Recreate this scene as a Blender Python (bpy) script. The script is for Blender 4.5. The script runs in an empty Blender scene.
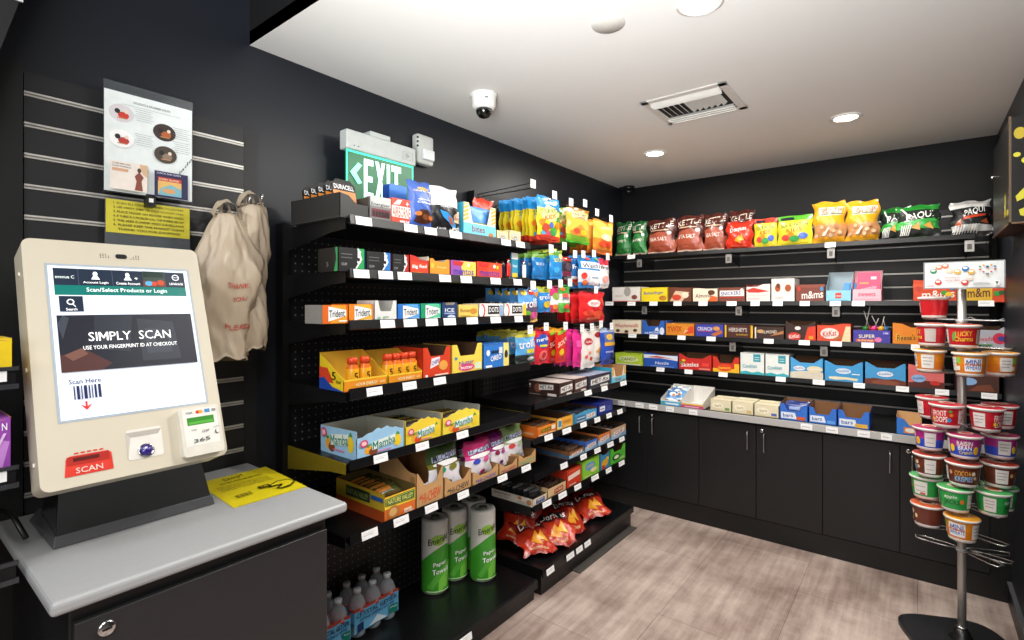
import bpy, bmesh, math, random
from math import sin, cos, pi, radians, hypot, atan2, sqrt
from mathutils import Vector, Matrix
from mathutils.geometry import tessellate_polygon
random.seed(7)
scene = bpy.context.scene
COL = scene.collection

# ------------------------------------------------------------------ room measures (metres)
F, TH, HY, EYE = 518.0, radians(38.05), 304.0, 1.4
CEIL, XL, YB, XR, XRF = 2.33, -1.89, 3.88, 0.345, 0.345
def ray(px, py):
    a = (px-512)/F; b = (HY-py)/F
    return (-sin(TH)+a*cos(TH), cos(TH)+a*sin(TH), b)
def on_x(px, py, x):            # where a sight line meets the plane x = const
    r = ray(px, py); t = x/r[0]; return Vector((x, r[1]*t, EYE+r[2]*t))
def on_y(px, py, y):
    r = ray(px, py); t = y/r[1]; return Vector((r[0]*t, y, EYE+r[2]*t))
def on_z(px, py, z):
    r = ray(px, py); t = (z-EYE)/r[2]; return Vector((r[0]*t, r[1]*t, z))

# ------------------------------------------------------------------ materials
def lin(c):
    c = c.lstrip('#'); v = [int(c[i:i+2], 16)/255 for i in (0, 2, 4)]
    return [x/12.92 if x <= .04045 else ((x+.055)/1.055)**2.4 for x in v]
MATS = {}
def M(col, rough=.45, metal=0.0, emit=0.0, vary=.10, scale=40.0, trans=0.0, alpha=1.0, spec=.5, bump=0.0):
    if not isinstance(col, str): return col
    key = (col, rough, metal, emit, vary, scale, trans, alpha, spec, bump)
    if key in MATS: return MATS[key]
    m = bpy.data.materials.new('surface'); m.use_nodes = True
    nt = m.node_tree; b = nt.nodes['Principled BSDF']; L = lin(col)
    b.inputs['Roughness'].default_value = rough; b.inputs['Metallic'].default_value = metal
    b.inputs['Specular IOR Level'].default_value = spec
    tc = nt.nodes.new('ShaderNodeTexCoord'); n = nt.nodes.new('ShaderNodeTexNoise')
    n.inputs['Scale'].default_value = scale; n.inputs['Detail'].default_value = 3
    nt.links.new(tc.outputs['Object'], n.inputs['Vector'])
    mx = nt.nodes.new('ShaderNodeMix'); mx.data_type = 'RGBA'
    mx.inputs[6].default_value = (*[x*(1-vary) for x in L], 1); mx.inputs[7].default_value = (*[min(1, x*(1+vary)) for x in L], 1)
    nt.links.new(n.outputs['Fac'], mx.inputs[0]); nt.links.new(mx.outputs[2], b.inputs['Base Color'])
    if emit:
        nt.links.new(mx.outputs[2], b.inputs['Emission Color']); b.inputs['Emission Strength'].default_value = emit
    if trans: b.inputs['Transmission Weight'].default_value = trans; b.inputs['IOR'].default_value = 1.3
    if alpha < 1: b.inputs['Alpha'].default_value = alpha
    if bump:
        bp = nt.nodes.new('ShaderNodeBump'); bp.inputs['Strength'].default_value = bump; bp.inputs['Distance'].default_value = .004
        nt.links.new(n.outputs['Fac'], bp.inputs['Height']); nt.links.new(bp.outputs['Normal'], b.inputs['Normal'])
    m.diffuse_color = (*L, 1)
    MATS[key] = m; return m
def G(col): return M(col, rough=.28, spec=.6)            # glossy wrapper film
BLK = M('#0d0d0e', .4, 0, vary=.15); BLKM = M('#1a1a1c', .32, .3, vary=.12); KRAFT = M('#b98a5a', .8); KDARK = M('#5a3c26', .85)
STEEL = M('#b9babb', .3, 1.0); CHROME = M('#d8d8d8', .15, 1.0); WHITE = M('#efefec', .5); TAGW = M('#f4f4f4', .4)

# ------------------------------------------------------------------ mesh builder
class MB:
    def __init__(s): s.v = []; s.f = []; s.m = []; s.mats = []; s.sm = []
    def mi(s, m):
        m = M(m)
        if m not in s.mats: s.mats.append(m)
        return s.mats.index(m)
    def add(s, vs, fs, m, smooth=False):
        o = len(s.v); s.v += [tuple(p) for p in vs]; k = s.mi(m)
        for f in fs: s.f.append([i+o for i in f]); s.m.append(k); s.sm.append(smooth)
    def box(s, x0, y0, z0, x1, y1, z1, m):
        vs = [(x, y, z) for z in (z0, z1) for y in (y0, y1) for x in (x0, x1)]
        s.add(vs, [(0,2,3,1),(4,5,7,6),(0,1,5,4),(2,6,7,3),(0,4,6,2),(1,3,7,5)], m); return s
    def prism(s, poly, o, U, V, t, m, inner=None, edge=None):
        """poly in (u,v); front at o+uU+vV, thickness t along W = V x U (away from the viewer)"""
        o, U, V = Vector(o), Vector(U), Vector(V); W = V.cross(U).normalized()*t; n = len(poly)
        a = [o+U*p[0]+V*p[1] for p in poly]; b = [p+W for p in a]
        tri = tessellate_polygon([[Vector((p[0], p[1], 0)) for p in poly]])
        s.add(a, tri, m); s.add(b, [tuple(reversed(f)) for f in tri], inner or m)
        s.add(a+b, [(i, (i+1) % n, n+(i+1) % n, n+i) for i in range(n)], edge or inner or m); return s
    def lathe(s, prof, seg, mats, c=(0,0,0), smooth=True, sc=(1,1)):
        vs = [(c[0]+r*cos(2*pi*k/seg)*sc[0], c[1]+r*sin(2*pi*k/seg)*sc[1], c[2]+z) for r, z in prof for k in range(seg)]
        o = len(s.v); s.v += vs
        for j in range(len(prof)-1):
            k = s.mi(mats[j] if isinstance(mats, list) else mats)
            for i in range(seg):
                s.f.append([o+j*seg+i, o+j*seg+(i+1) % seg, o+(j+1)*seg+(i+1) % seg, o+(j+1)*seg+i]); s.m.append(k); s.sm.append(smooth)
        for j, rv in ((0, True), (len(prof)-1, False)):
            if prof[j][0] > 1e-5:
                f = [o+j*seg+i for i in range(seg)]; s.f.append(f[::-1] if rv else f)
                s.m.append(s.mi((mats[0] if j == 0 else mats[-1]) if isinstance(mats, list) else mats)); s.sm.append(False)
        return s
    def tube(s, pts, r, m, seg=8, closed=False):
        pts = [Vector(p) for p in pts]; n = len(pts); rings = []
        for i, p in enumerate(pts):
            d = (pts[min(i+1, n-1)]-pts[max(i-1, 0)]).normalized()
            a = d.orthogonal().normalized() if i == 0 else (rings[-1][1]-d*rings[-1][1].dot(d)).normalized()
            rings.append((p, a, d.cross(a)))
        vs = [p+(a*cos(2*pi*k/seg)+b*sin(2*pi*k/seg))*r for p, a, b in rings for k in range(seg)]
        fs = [(j*seg+i, j*seg+(i+1) % seg, (j+1)*seg+(i+1) % seg, (j+1)*seg+i) for j in range(n-1) for i in range(seg)]
        fs += [tuple(range(seg))[::-1], tuple((n-1)*seg+i for i in range(seg))]
        s.add(vs, fs, m, True); return s
    def mesh(s, name):
        me = bpy.data.meshes.new(name); me.from_pydata(s.v, [], s.f)
        for m in s.mats: me.materials.append(m)
        me.polygons.foreach_set('material_index', s.m); me.polygons.foreach_set('use_smooth', s.sm); me.update(); return me
    def build(s, name, parent=None, loc=(0,0,0), rz=0, bevel=0, rot=None):
        return link(name, s.mesh(name), parent, loc, rz, bevel, rot)
def link(name, me, parent=None, loc=(0,0,0), rz=0, bevel=0, rot=None):
    o = bpy.data.objects.new(name, me); COL.objects.link(o); o.parent = parent; o.location = loc
    o.rotation_euler = rot if rot else (0, 0, rz)
    if bevel:
        b = o.modifiers.new('Bevel', 'BEVEL'); b.width = bevel; b.segments = 3; b.limit_method = 'ANGLE'; b.angle_limit = radians(40)
    return o
def empty(name, loc=(0,0,0), rz=0):
    o = bpy.data.objects.new(name, None); COL.objects.link(o); o.location = loc; o.rotation_euler = (0, 0, rz); o.empty_display_size = .05; return o
def tag(o, label, cat, group=None):
    o['label'] = label; o['category'] = cat
    if group: o['group'] = group
    return o
def struct(o): o['kind'] = 'structure'; return o
def copy_thing(o, loc=None, label=None, rot=None):
    c = o.copy(); COL.objects.link(c)
    for ch in o.children:
        d = ch.copy(); COL.objects.link(d); d.parent = c
        for g in ch.children:
            e = g.copy(); COL.objects.link(e); e.parent = d
    if loc is not None: c.location = loc
    if rot is not None: c.rotation_euler = rot
    if label: c['label'] = label
    return c

# ------------------------------------------------------------------ flat artwork laid on surfaces
TXT = {}
def text2d(s, bold=.012):
    if (s, bold) in TXT: return TXT[(s, bold)]
    if 'M' in s: vs, fs = with_m(s, bold)
    else: vs, fs = rawtext(s, bold)
    x0 = min(v[0] for v in vs); x1 = max(v[0] for v in vs); y0 = min(v[1] for v in vs); y1 = max(v[1] for v in vs)
    vs = [((x-x0)/(x1-x0)-.5, (y-y0)/max(y1-y0, 1e-6)-.5) for x, y in vs]
    TXT[(s, bold)] = (vs, fs); return vs, fs
def with_m(s, bold):                       # capital M drawn with a short V so that it stays legible when small
    cap = max(v[1] for v in rawtext('H', bold)[0]); x = 0; vs = []; fs = []; seg = ''
    for ch in s+'\0':
        if ch not in 'M\0': seg += ch; continue
        if seg.strip():
            tv, tf = rawtext(seg, bold); x0 = min(v[0] for v in tv); lead = .28*(len(seg)-len(seg.lstrip())); tail = .28*(len(seg)-len(seg.rstrip())); o = len(vs)
            vs += [(x+lead+a-x0, b) for a, b in tv]; fs += [tuple(i+o for i in f) for f in tf]; x += lead+max(v[0] for v in tv)-x0+tail+.09
        seg = ''
        if ch == 'M':
            w = cap*.98; k = .19; p = [(0,0),(k,0),(k,.62),(.5,.20),(1-k,.62),(1-k,0),(1,0),(1,1),(1-k,1),(.5,.5),(k,1),(0,1)]; o = len(vs)
            vs += [(x+a*w, b*cap) for a, b in p]; fs += [tuple(i+o for i in f) for f in tessellate_polygon([[Vector((a, b, 0)) for a, b in p]])]; x += w+.09
    return vs, fs
def rawtext(s, bold):
    cu = bpy.data.curves.new('lettering', 'FONT'); cu.body = s; cu.resolution_u = 2; cu.offset = bold; cu.fill_mode = 'FRONT'
    ob = bpy.data.objects.new('lettering', cu); COL.objects.link(ob)
    dg = bpy.context.evaluated_depsgraph_get(); me = ob.evaluated_get(dg).to_mesh()
    vs = [(v.co.x, v.co.y) for v in me.vertices]; fs = [tuple(p.vertices) for p in me.polygons]
    ob.evaluated_get(dg).to_mesh_clear(); bpy.data.objects.remove(ob); bpy.data.curves.remove(cu)
    return vs, fs
def flat(o, U, V):
    o, U, V = Vector(o), Vector(U), Vector(V); N = U.cross(V).normalized()
    return lambda u, v, h: o+U*u+V*v+N*h
def art(mb, mp, items, step=.0005, curved=False, glossy=True, mk=None):
    mk = mk or ((lambda c: M(c, .35, spec=.55)) if glossy else (lambda c: M(c, .6)))
    for n, it in enumerate(items):
        k = it[0]; h = step*(n+1)
        if k == 'r':
            u0, v0, u1, v1, c = it[1:]; q = 8 if curved else 1
            vs = [(u0+(u1-u0)*i/q, v0+(v1-v0)*j/q) for j in range(q+1) for i in range(q+1)]
            fs = [(j*(q+1)+i, j*(q+1)+i+1, (j+1)*(q+1)+i+1, (j+1)*(q+1)+i) for j in range(q) for i in range(q)]
        elif k == 'e':
            cu, cv, ru, rv, c = it[1:]; R = 4 if curved else 1
            vs = [(cu, cv)]+[(cu+ru*r/R*cos(2*pi*i/20), cv+rv*r/R*sin(2*pi*i/20)) for r in range(1, R+1) for i in range(20)]
            fs = [(0, 1+i, 1+(i+1) % 20) for i in range(20)]
            for r in range(R-1): fs += [(1+r*20+i, 1+(r+1)*20+i, 1+(r+1)*20+(i+1) % 20, 1+r*20+(i+1) % 20) for i in range(20)]
        elif k == 'p':
            pts, c = it[1:]
            if curved:
                bm = bmesh.new(); bm.faces.new([bm.verts.new((u, v, 0)) for u, v in pts])
                bmesh.ops.triangulate(bm, faces=bm.faces[:]); bmesh.ops.subdivide_edges(bm, edges=bm.edges[:], cuts=4, use_grid_fill=True)
                bmesh.ops.triangulate(bm, faces=bm.faces[:]); bm.verts.index_update()
                vs = [(v.co.x, v.co.y) for v in bm.verts]; fs = [tuple(v.index for v in f.verts) for f in bm.faces]; bm.free()
            else:
                vs = pts; fs = tessellate_polygon([[Vector((u, v, 0)) for u, v in pts]])
        elif k == 't':
            s, cu, cv, w, hh, c = it[1:7]; sl = it[7] if len(it) > 7 else 0
            tv, fs = text2d(s, it[8] if len(it) > 8 else .012); vs = [(cu+x*w, cv+y*hh+x*sl) for x, y in tv]
        mb.add([mp(u, v, h) for u, v in vs], fs, mk(c), curved)
    return mb

# ------------------------------------------------------------------ package builders (front at y=0 facing -y, base z=0, centred in x)
def front_profile(style, hs, hf):
    if style == 'flat': return [(0, hf), (1, hf)]
    if style == 'u': return [(0, hs), (.16, hs), (.27, hf), (.73, hf), (.84, hs), (1, hs)]
    if style == 'v': return [(0, hs), (.06, hs), (.3, hf), (.72, hf), (.94, hs), (1, hs)]
    if style == 'wave': return [(0, hf)]+[(i/16, hf+(hs-hf)*max(0, sin(pi*(i/16*1.15-.12)))*(.82+.18*cos(i*1.9))) for i in range(1, 16)]+[(1, hf)]
    if style == 'slope': return [(0, hs), (.3, hs*.8+hf*.2), (.55, hf), (1, hf)]
    if style == 'rise': return [(0, hf), (.45, hf), (.7, hs*.9+hf*.1), (1, hs)]
def tray(w, d, hb, hs, hf, style='flat', base='#cccccc', inner=None, front=(), left=(), right=(), lid=False, curve=True, sidec=None):
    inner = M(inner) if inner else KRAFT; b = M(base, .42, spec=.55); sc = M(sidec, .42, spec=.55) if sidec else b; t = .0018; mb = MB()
    mb.box(-w/2+t, t, 0, w/2-t, d-t, t, inner)
    mb.prism([(0, 0), (w, 0), (w, hb), (0, hb)], (-w/2, d-t, 0), (1,0,0), (0,0,1), t, inner, b)
    if lid: sp = [(0, 0), (d, 0), (d, hs), (0, hs)]
    elif curve and hb > hs: sp = [(0, 0), (d, 0), (d, hb)]+[(d*(.62-.5*i/6), hs+(hb-hs)*(.5+.5*cos(pi*i/6))) for i in range(7)]+[(0, hs)]
    else: sp = [(0, 0), (d, 0), (d, hb), (0, hs)]
    L = [(-p[0], p[1]) for p in sp]
    mb.prism(L, (-w/2, 0, 0), (0,-1,0), (0,0,1), t, sc, inner)
    mb.prism(sp, (w/2, 0, 0), (0,1,0), (0,0,1), t, sc, inner)
    pr = front_profile('flat' if lid else style, hs, hs if lid else hf)
    mb.prism([(-w/2, 0), (w/2, 0)]+[(-w/2+u*w, z) for u, z in reversed(pr)], (0, 0, 0), (1,0,0), (0,0,1), t, b, inner)
    if lid:
        mb.box(-w/2+.0005, .0005, hs-.002, w/2-.0005, d-.0005, hs-.0004, b)
        mb.box(-w/2+.006, d*.5-.0008, hs-.0004, w/2-.006, d*.5+.0008, hs, KDARK); mb.box(-w/2+.01, -.0004, hs-.004, w/2-.01, 0, hs-.003, inner)
    H = hs if lid else hf
    art(mb, flat((-w/2, 0, 0), (w,0,0), (0,0,H)), front)
    if left: art(mb, flat((-w/2, d, 0), (0,-d,0), (0,0,hs)), left)
    if right: art(mb, flat((w/2, 0, 0), (0,d,0), (0,0,hs)), right)
    return mb
def bag(w, h, t, bands, decals=(), seed=1, puff=1.0, crumple=.004, back=None, seal=.05, nu=14, nv=18):
    rnd = random.Random(seed); ph = [rnd.uniform(0, 6.28) for _ in range(8)]
    def th(u, v):
        a = max(0, sin(pi*min(1, max(0, u))))**.55; k = (v-seal)/(1-2*seal)
        b = max(0, sin(pi*min(1, max(0, k))))**(.5/puff); return t/2*a*b
    def pt(u, v, side, o=0.0):
        pinch = 1-.07*sin(pi*v)*(t/max(w, .01)); e = th(u, v); edge = 1-abs(2*v-1)
        wr = crumple*(sin(9*u+ph[0]+7*v)*cos(11*v+ph[1]+5*u)+.6*sin(23*u+ph[2])*sin(17*v+ph[3])*(1.3-edge))
        x = (u-.5)*w*pinch+crumple*1.2*sin(13*v+ph[4])*(abs(2*u-1)**3); z = v*h+crumple*.9*sin(10*u+ph[5])*(abs(2*v-1)**4)
        y = -side*(e+o)+wr*(1 if side > 0 else .7)+crumple*sin(5*u+ph[6])*(abs(2*v-1)**4)
        return Vector((x, y, z))
    mb = MB(); bands = [(a, M(c, .27, spec=.65)) for a, c in bands]
    for side in (1, -1):
        vs = [pt(i/nu, j/nv, side) for j in range(nv+1) for i in range(nu+1)]; o = len(mb.v); mb.v += [tuple(p) for p in vs]
        for j in range(nv):
            c = next(m for a, m in bands if (j+.5)/nv <= a); k = mb.mi(back if (back and side < 0) else c)
            for i in range(nu):
                q = [o+j*(nu+1)+i, o+j*(nu+1)+i+1, o+(j+1)*(nu+1)+i+1, o+(j+1)*(nu+1)+i]
                mb.f.append(q if side > 0 else q[::-1]); mb.m.append(k); mb.sm.append(True)
    gr = [[pt(i/nu, j/nv, 1) for i in range(nu+1)] for j in range(nv+1)]
    def onbag(u, v, o):                    # follow the facets of the front skin
        x = min(max(u, 0), .9999)*nu; y = min(max(v, 0), .9999)*nv; i, j = int(x), int(y); a, b = x-i, y-j
        p = gr[j][i]*(1-a)*(1-b)+gr[j][i+1]*a*(1-b)+gr[j+1][i]*(1-a)*b+gr[j+1][i+1]*a*b
        return Vector((p.x, p.y-o-.0006, p.z))
    art(mb, onbag, decals, step=.0007, curved=True, mk=G)
    return mb
KL = lambda px: (lambda r: r[1]/r[0])(ray(px, 300))
def spanL(p0, p1, x, z=None):                      # a product on the left-hand shelves, facing the aisle
    y0, y1 = KL(p0)*x, KL(p1)*x; return (y0+y1)/2, (y1-y0)
def zL(px, py, x): return on_x(px, py, x)[2]
def spanB(p0, p1, y):
    a, b = on_y(p0, 300, y)[0], on_y(p1, 300, y)[0]; return (a+b)/2, b-a
PW = 1.0
# ================================================================== ROOM SHELL
def floor_mat():
    m = bpy.data.materials.new('vinyl_plank_floor'); m.use_nodes = True; nt = m.node_tree; b = nt.nodes['Principled BSDF']; N = nt.nodes.new; Lk = nt.links.new
    tc = N('ShaderNodeTexCoord'); mp = N('ShaderNodeMapping'); mp.inputs['Rotation'].default_value = (0, 0, radians(90)); Lk(tc.outputs['Object'], mp.inputs[0])
    br = N('ShaderNodeTexBrick'); br.inputs['Scale'].default_value = 1; br.inputs['Brick Width'].default_value = .95; br.inputs['Row Height'].default_value = .46
    br.inputs['Mortar Size'].default_value = .0018; br.inputs['Color1'].default_value = (.40, .40, .40, 1); br.inputs['Color2'].default_value = (.56, .56, .56, 1); br.inputs['Mortar'].default_value = (.3, .3, .3, 1); br.offset = .37
    Lk(mp.outputs[0], br.inputs[0])
    m2 = N('ShaderNodeMapping'); m2.inputs['Scale'].default_value = (15, 1.1, 1); Lk(tc.outputs['Object'], m2.inputs[0])
    n1 = N('ShaderNodeTexNoise'); n1.inputs['Scale'].default_value = 1.6; n1.inputs['Detail'].default_value = 8; n1.inputs['Roughness'].default_value = .68; Lk(m2.outputs[0], n1.inputs['Vector'])
    n2 = N('ShaderNodeTexNoise'); n2.inputs['Scale'].default_value = 2.6; n2.inputs['Detail'].default_value = 7; n2.inputs['Roughness'].default_value = .65; Lk(tc.outputs['Object'], n2.inputs['Vector'])
    mx = N('ShaderNodeMath'); mx.operation = 'MULTIPLY_ADD'; mx.inputs[1].default_value = .42; Lk(n1.outputs['Fac'], mx.inputs[0])
    mb_ = N('ShaderNodeMath'); mb_.operation = 'MULTIPLY'; mb_.inputs[1].default_value = .62; Lk(n2.outputs['Fac'], mb_.inputs[0]); Lk(mb_.outputs[0], mx.inputs[2])
    ad = N('ShaderNodeMath'); ad.operation = 'MULTIPLY_ADD'; ad.inputs[1].default_value = .55; Lk(br.outputs['Color'], ad.inputs[0]); Lk(mx.outputs[0], ad.inputs[2])
    cr = N('ShaderNodeValToRGB'); e = cr.color_ramp.elements; e[0].position = .56; e[0].color = (*lin('#52433d'), 1); e[1].position = .98; e[1].color = (*lin('#c9b8ad'), 1)
    k = e.new(.74); k.color = (*lin('#8f7c73'), 1); Lk(ad.outputs[0], cr.inputs[0]); Lk(cr.outputs[0], b.inputs['Base Color'])
    b.inputs['Roughness'].default_value = .42; b.inputs['Specular IOR Level'].default_value = .4
    bp = N('ShaderNodeBump'); bp.inputs['Strength'].default_value = .15; bp.inputs['Distance'].default_value = .003; Lk(n1.outputs['Fac'], bp.inputs['Height']); Lk(bp.outputs[0], b.inputs['Normal'])
    return m
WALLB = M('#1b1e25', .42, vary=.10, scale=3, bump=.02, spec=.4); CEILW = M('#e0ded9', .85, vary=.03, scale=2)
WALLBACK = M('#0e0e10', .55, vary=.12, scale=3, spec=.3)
struct(MB().box(-2.1, -2.2, -.06, 3.1, 4.1, 0, floor_mat()).build('floor'))
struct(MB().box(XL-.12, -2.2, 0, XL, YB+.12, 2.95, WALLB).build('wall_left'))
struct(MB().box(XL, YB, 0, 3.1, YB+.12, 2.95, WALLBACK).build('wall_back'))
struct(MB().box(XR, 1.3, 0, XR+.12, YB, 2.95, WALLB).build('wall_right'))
struct(MB().box(3.0, -2.2, 0, 3.1, YB, 2.95, M('#8a8784', .7)).build('wall_far_right'))
struct(MB().box(XL, -2.2, 0, 3.0, -2.1, 2.95, M('#8a8784', .7)).build('wall_front'))
struct(MB().box(XL, .885, CEIL, XR, YB, CEIL+.05, CEILW).build('ceiling'))
struct(MB().box(XL, -2.1, 2.9, 3.0, .9, 2.95, M('#2a2a2c', .7)).build('ceiling_entry'))
struct(MB().box(XL, .885, CEIL+.0005, 3.0, .905, 2.9, M('#0d0d0e', .6)).build('trim_1'))
struct(MB().box(XR, .9, 2.85, 3.0, YB, 2.9, CEILW).build('ceiling_side'))
# black skirting along the right-hand wall
bb = MB().box(XR-.012, 1.3, 0, XR, 3.33, .1, BLK).box(XR-.016, 1.3, .1, XR, 3.33, .106, M('#55565a', .4)); struct(bb.build('baseboard_right'))

# ================================================================== CAMERA, LAMPS AND ADDED FILLS
cam = bpy.data.cameras.new('camera'); cam.sensor_width = 36; cam.lens = F/1024*36; cam.shift_y = -(320-HY)/1024; cam.clip_start = .02
co = bpy.data.objects.new('camera', cam); COL.objects.link(co); co.location = (0, 0, EYE); co.rotation_euler = (radians(90), 0, TH); scene.camera = co
def area(loc, size, power, col=(1, .96, .9), rot=(0,0,0), name='lamp', spread=180):
    l = bpy.data.lights.new(name, 'AREA'); l.shape = 'DISK'; l.size = size; l.energy = power; l.color = col; l.spread = radians(spread)
    o = bpy.data.objects.new(name, l); COL.objects.link(o); o.location = loc; o.rotation_euler = rot
for i, (x, y, p) in enumerate([(-1.273, 3.055, 9), (-.28, 3.052, 10), (-.529, 1.618, 15)]):
    area((x, y, CEIL-.035), .12, p*PW)
    t = empty('recessed_downlight', (x, y, CEIL))
    MB().lathe([(.052, 0), (.068, 0), (.07, -.004), (.055, -.010), (.050, -.004)], 32, M('#f2f0ea', .4)).build('trim_ring', t)
    MB().lathe([(0, -.003), (.051, -.004)], 32, M('#fff6e8', .5, emit=22)).build('lens', t)
    tag(t, ['round recessed ceiling downlight above the back left corner', 'round recessed ceiling downlight near the right end of the back wall', 'large bright recessed downlight in the ceiling nearest the viewer'][i], 'ceiling light', 'recessed downlights')
area((.3, -.5, 2.85), 1.3, 46*PW, (1, .98, .96)); area((-1.0, -.9, 2.85), .9, 20*PW, (.92, .96, 1)); area((.0, 2.15, CEIL-.03), .4, 9*PW)  # added unseen fills: two overhead behind the camera, one for the dim right side
area((-.75, 2.35, CEIL-.02), 1.0, 16*PW)  # added wide fill under the ceiling, no fitting belongs to it
area((-.1, -.25, 1.35), .8, 40*PW, (.95, .98, 1), (radians(180-44), 0, radians(22)), 'ceiling_bounce_fill', 95)  # added unseen fill aimed upward to brighten the ceiling
area((.4, -1.5, 1.75), 1.4, 30*PW, (1, .99, .97), (radians(90), 0, radians(32)), 'camera_side_fill')  # added unseen fill from the camera side to even out the shelves; no window
scene.world = bpy.data.worlds.new('World'); scene.world.use_nodes = True
scene.world.node_tree.nodes['Background'].inputs[0].default_value = (.6, .62, .66, 1); scene.world.node_tree.nodes['Background'].inputs[1].default_value = .3
scene.view_settings.view_transform = 'Standard'; scene.view_settings.look = 'None'; scene.view_settings.exposure = .0

# ================================================================== CEILING FITTINGS
d = empty('dome_camera', (-1.519, 1.738, CEIL)); K = 1.0
MB().lathe([(.062, 0), (.062, -.006), (.054, -.012), (.052, -.05), (.046, -.062), (.036, -.066)], 40, M('#e9e8e4', .4)).build('housing', d)
MB().lathe([(.036, -.064), (.0355, -.075), (.031, -.088), (.022, -.098), (.010, -.103), (0, -.104)], 32, M('#0a0a0b', .08, spec=.9)).build('lens_dome', d)
mbx = MB(); art(mbx, flat((.037, -.0385, -.032), (.011, .011, 0), (0, 0, .006)), [('r', 0, 0, 1, 1, '#555555')]); mbx.build('nameplate', d)
tag(d, 'white dome security camera with black lens on the ceiling', 'security camera')
d = empty('corner_camera', (-1.80, 3.80, CEIL))
MB().lathe([(.045, 0), (.045, -.02), (.036, -.03)], 28, BLK).build('housing', d); MB().lathe([(.034, -.028), (.03, -.05), (.018, -.064), (0, -.068)], 24, M('#1c1c1e', .08, spec=.9)).build('lens_dome', d)
MB().box(-.075, -.02, -.012, -.045, .02, 0, BLK).build('cable_box', d)
tag(d, 'small black dome camera in the far back left ceiling corner', 'security camera')
tag(MB().lathe([(0, -.006), (.052, -.006), (.055, -.002), (.055, 0)], 40, M('#c4c0b8', .7)).build('ceiling_cover_plate', None, (-.809, 1.551, CEIL)), 'flat round pale cover plate on the ceiling', 'cover plate')
v = empty('ceiling_vent', (-.82, 2.43, CEIL)); w, h = .19, .185
fr = MB(); VW = M('#cfccc5', .5)
for x0, y0, x1, y1 in ((-w, -h, w, -h+.035), (-w, h-.035, w, h), (-w, -h, -w+.035, h), (w-.035, -h, w, h)): fr.box(x0, y0, -.006, x1, y1, 0, VW)
fr.build('frame', v, bevel=.002)
MB().box(-w+.03, -h+.03, -.0012, w-.03, h-.03, -.0006, M('#141413', .8)).build('duct_opening', v)
for i in range(3):
    y = h-.045-i*.027; MB().prism([(-w+.036, 0), (w-.036, 0), (w-.036, .022), (-w+.036, .022)], (0, y, -.004), (1,0,0), (0,-.6,-.8), .0015, VW).build('louver', v)
for i in range(11):
    x = -w+.055+i*.027; MB().prism([(0, 0), (.15, 0), (.15, .022), (0, .022)], (x, -.105, -.003), (0,1,0), (.75,0,-.65) if i < 5 else (-.75,0,-.65), .0015, VW).build('fin', v)
for i in range(3):
    y = -h+.04+i*.014; MB().prism([(-w+.036, 0), (w-.036, 0), (w-.036, .02), (-w+.036, .02)], (0, y, -.003), (1,0,0), (0,.6,-.8), .0015, VW).build('louver', v)
tag(v, 'square white ceiling air vent with crossed louvers', 'air vent')

# ================================================================== LEFT WALL: slatwall, sign holder, hooks
def slatwall(name, T, w, zs, ztop, zbot, label, mat, th=.0065):
    """T maps (u along wall, n out of wall, z)"""
    r = empty(name, T(0, 0, 0)); R0 = Vector(T(0, 0, 0))
    def bx(m, u0, n0, z0, u1, n1, z1, mt):
        a, b = Vector(T(u0, n0, z0))-R0, Vector(T(u1, n1, z1))-R0
        m.box(min(a.x, b.x), min(a.y, b.y), min(a.z, b.z), max(a.x, b.x), max(a.y, b.y), max(a.z, b.z), mt)
    p = MB(); e = [zbot]+sorted(zs)+[ztop]
    for a, b in zip(e[:-1], e[1:]): bx(p, 0, .004, a+.008, w, .018, b-.008, mat)
    bx(p, 0, 0, zbot, w, .005, ztop, mat); p.build('panel', r)
    for z in zs:
        s = MB(); bx(s, 0, .005, z-th, w, .0165, z+th, M('#8d8a85', .4, .5)); bx(s, 0, .005, z+th*.25, w, .0195, z+th, M('#d9d6d0', .38, .35)); bx(s, 0, .005, z-th, w, .0195, z-th*.35, M('#c9c5be', .38, .35)); s.build('metal_strip', r)
    r['label'] = label; return struct(r)
zs = [1.962-.0825*i for i in range(14)]
slatwall('trim_6', lambda u, n, z: (XL+n, .285+u, z), .57, zs, 2.025, .80, 'black slatwall panel with metal strips behind the checkout kiosk', M('#1b1c1f', .45, vary=.12))
struct(MB().box(XL, .232, 0, XL+.03, .281, 2.03, M('#101112', .4)).build('trim_2')); struct(MB().box(XL, .858, 0, XL+.012, .905, 2.02, M('#1a1b1e', .5)).build('trim_3'))
# sign holder with the events sheet
xs = XL+.055; s = empty('acrylic_sign_holder', (xs, .5625, 1.73))
P = lambda y, z: (0, y-.5625, z-1.73)
MB().box(-.003, -.115, -.005, -.0015, .117, .318, M('#cfd6da', .05, trans=.92, vary=.02)).build('acrylic_sheet', s)
pm = MB().box(-.0012, -.114, -.002, 0, .114, .29, M('#e9f0ef', .6)); o = (.0002, -.114, -.002)
A = [('t', 'HOLIDAYS & DECEMBER EVENTS', .52, .925, .42, .022, '#333333'), ('r', .18, .885, .86, .888, '#8a8f90')]
for cu, cv, c1, c2 in ((.18, .79, '#d8d3d6', '#c8392b'), (.66, .69, '#3b2f2a', '#b5612f'), (.18, .535, '#ffffff', '#b73a35'), (.67, .455, '#4a4038', '#8c7a68')):
    A += [('e', cu, cv, .135, .09, c1), ('e', cu+.02, cv-.02, .06, .035, c2), ('r', cu-.05, cv-.055, cu+.06, cv-.045, '#c08b60'), ('e', cu-.045, cv+.015, .03, .025, '#222222'), ('e', cu+.05, cv+.02, .022, .018, '#e8d8c8')]
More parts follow.
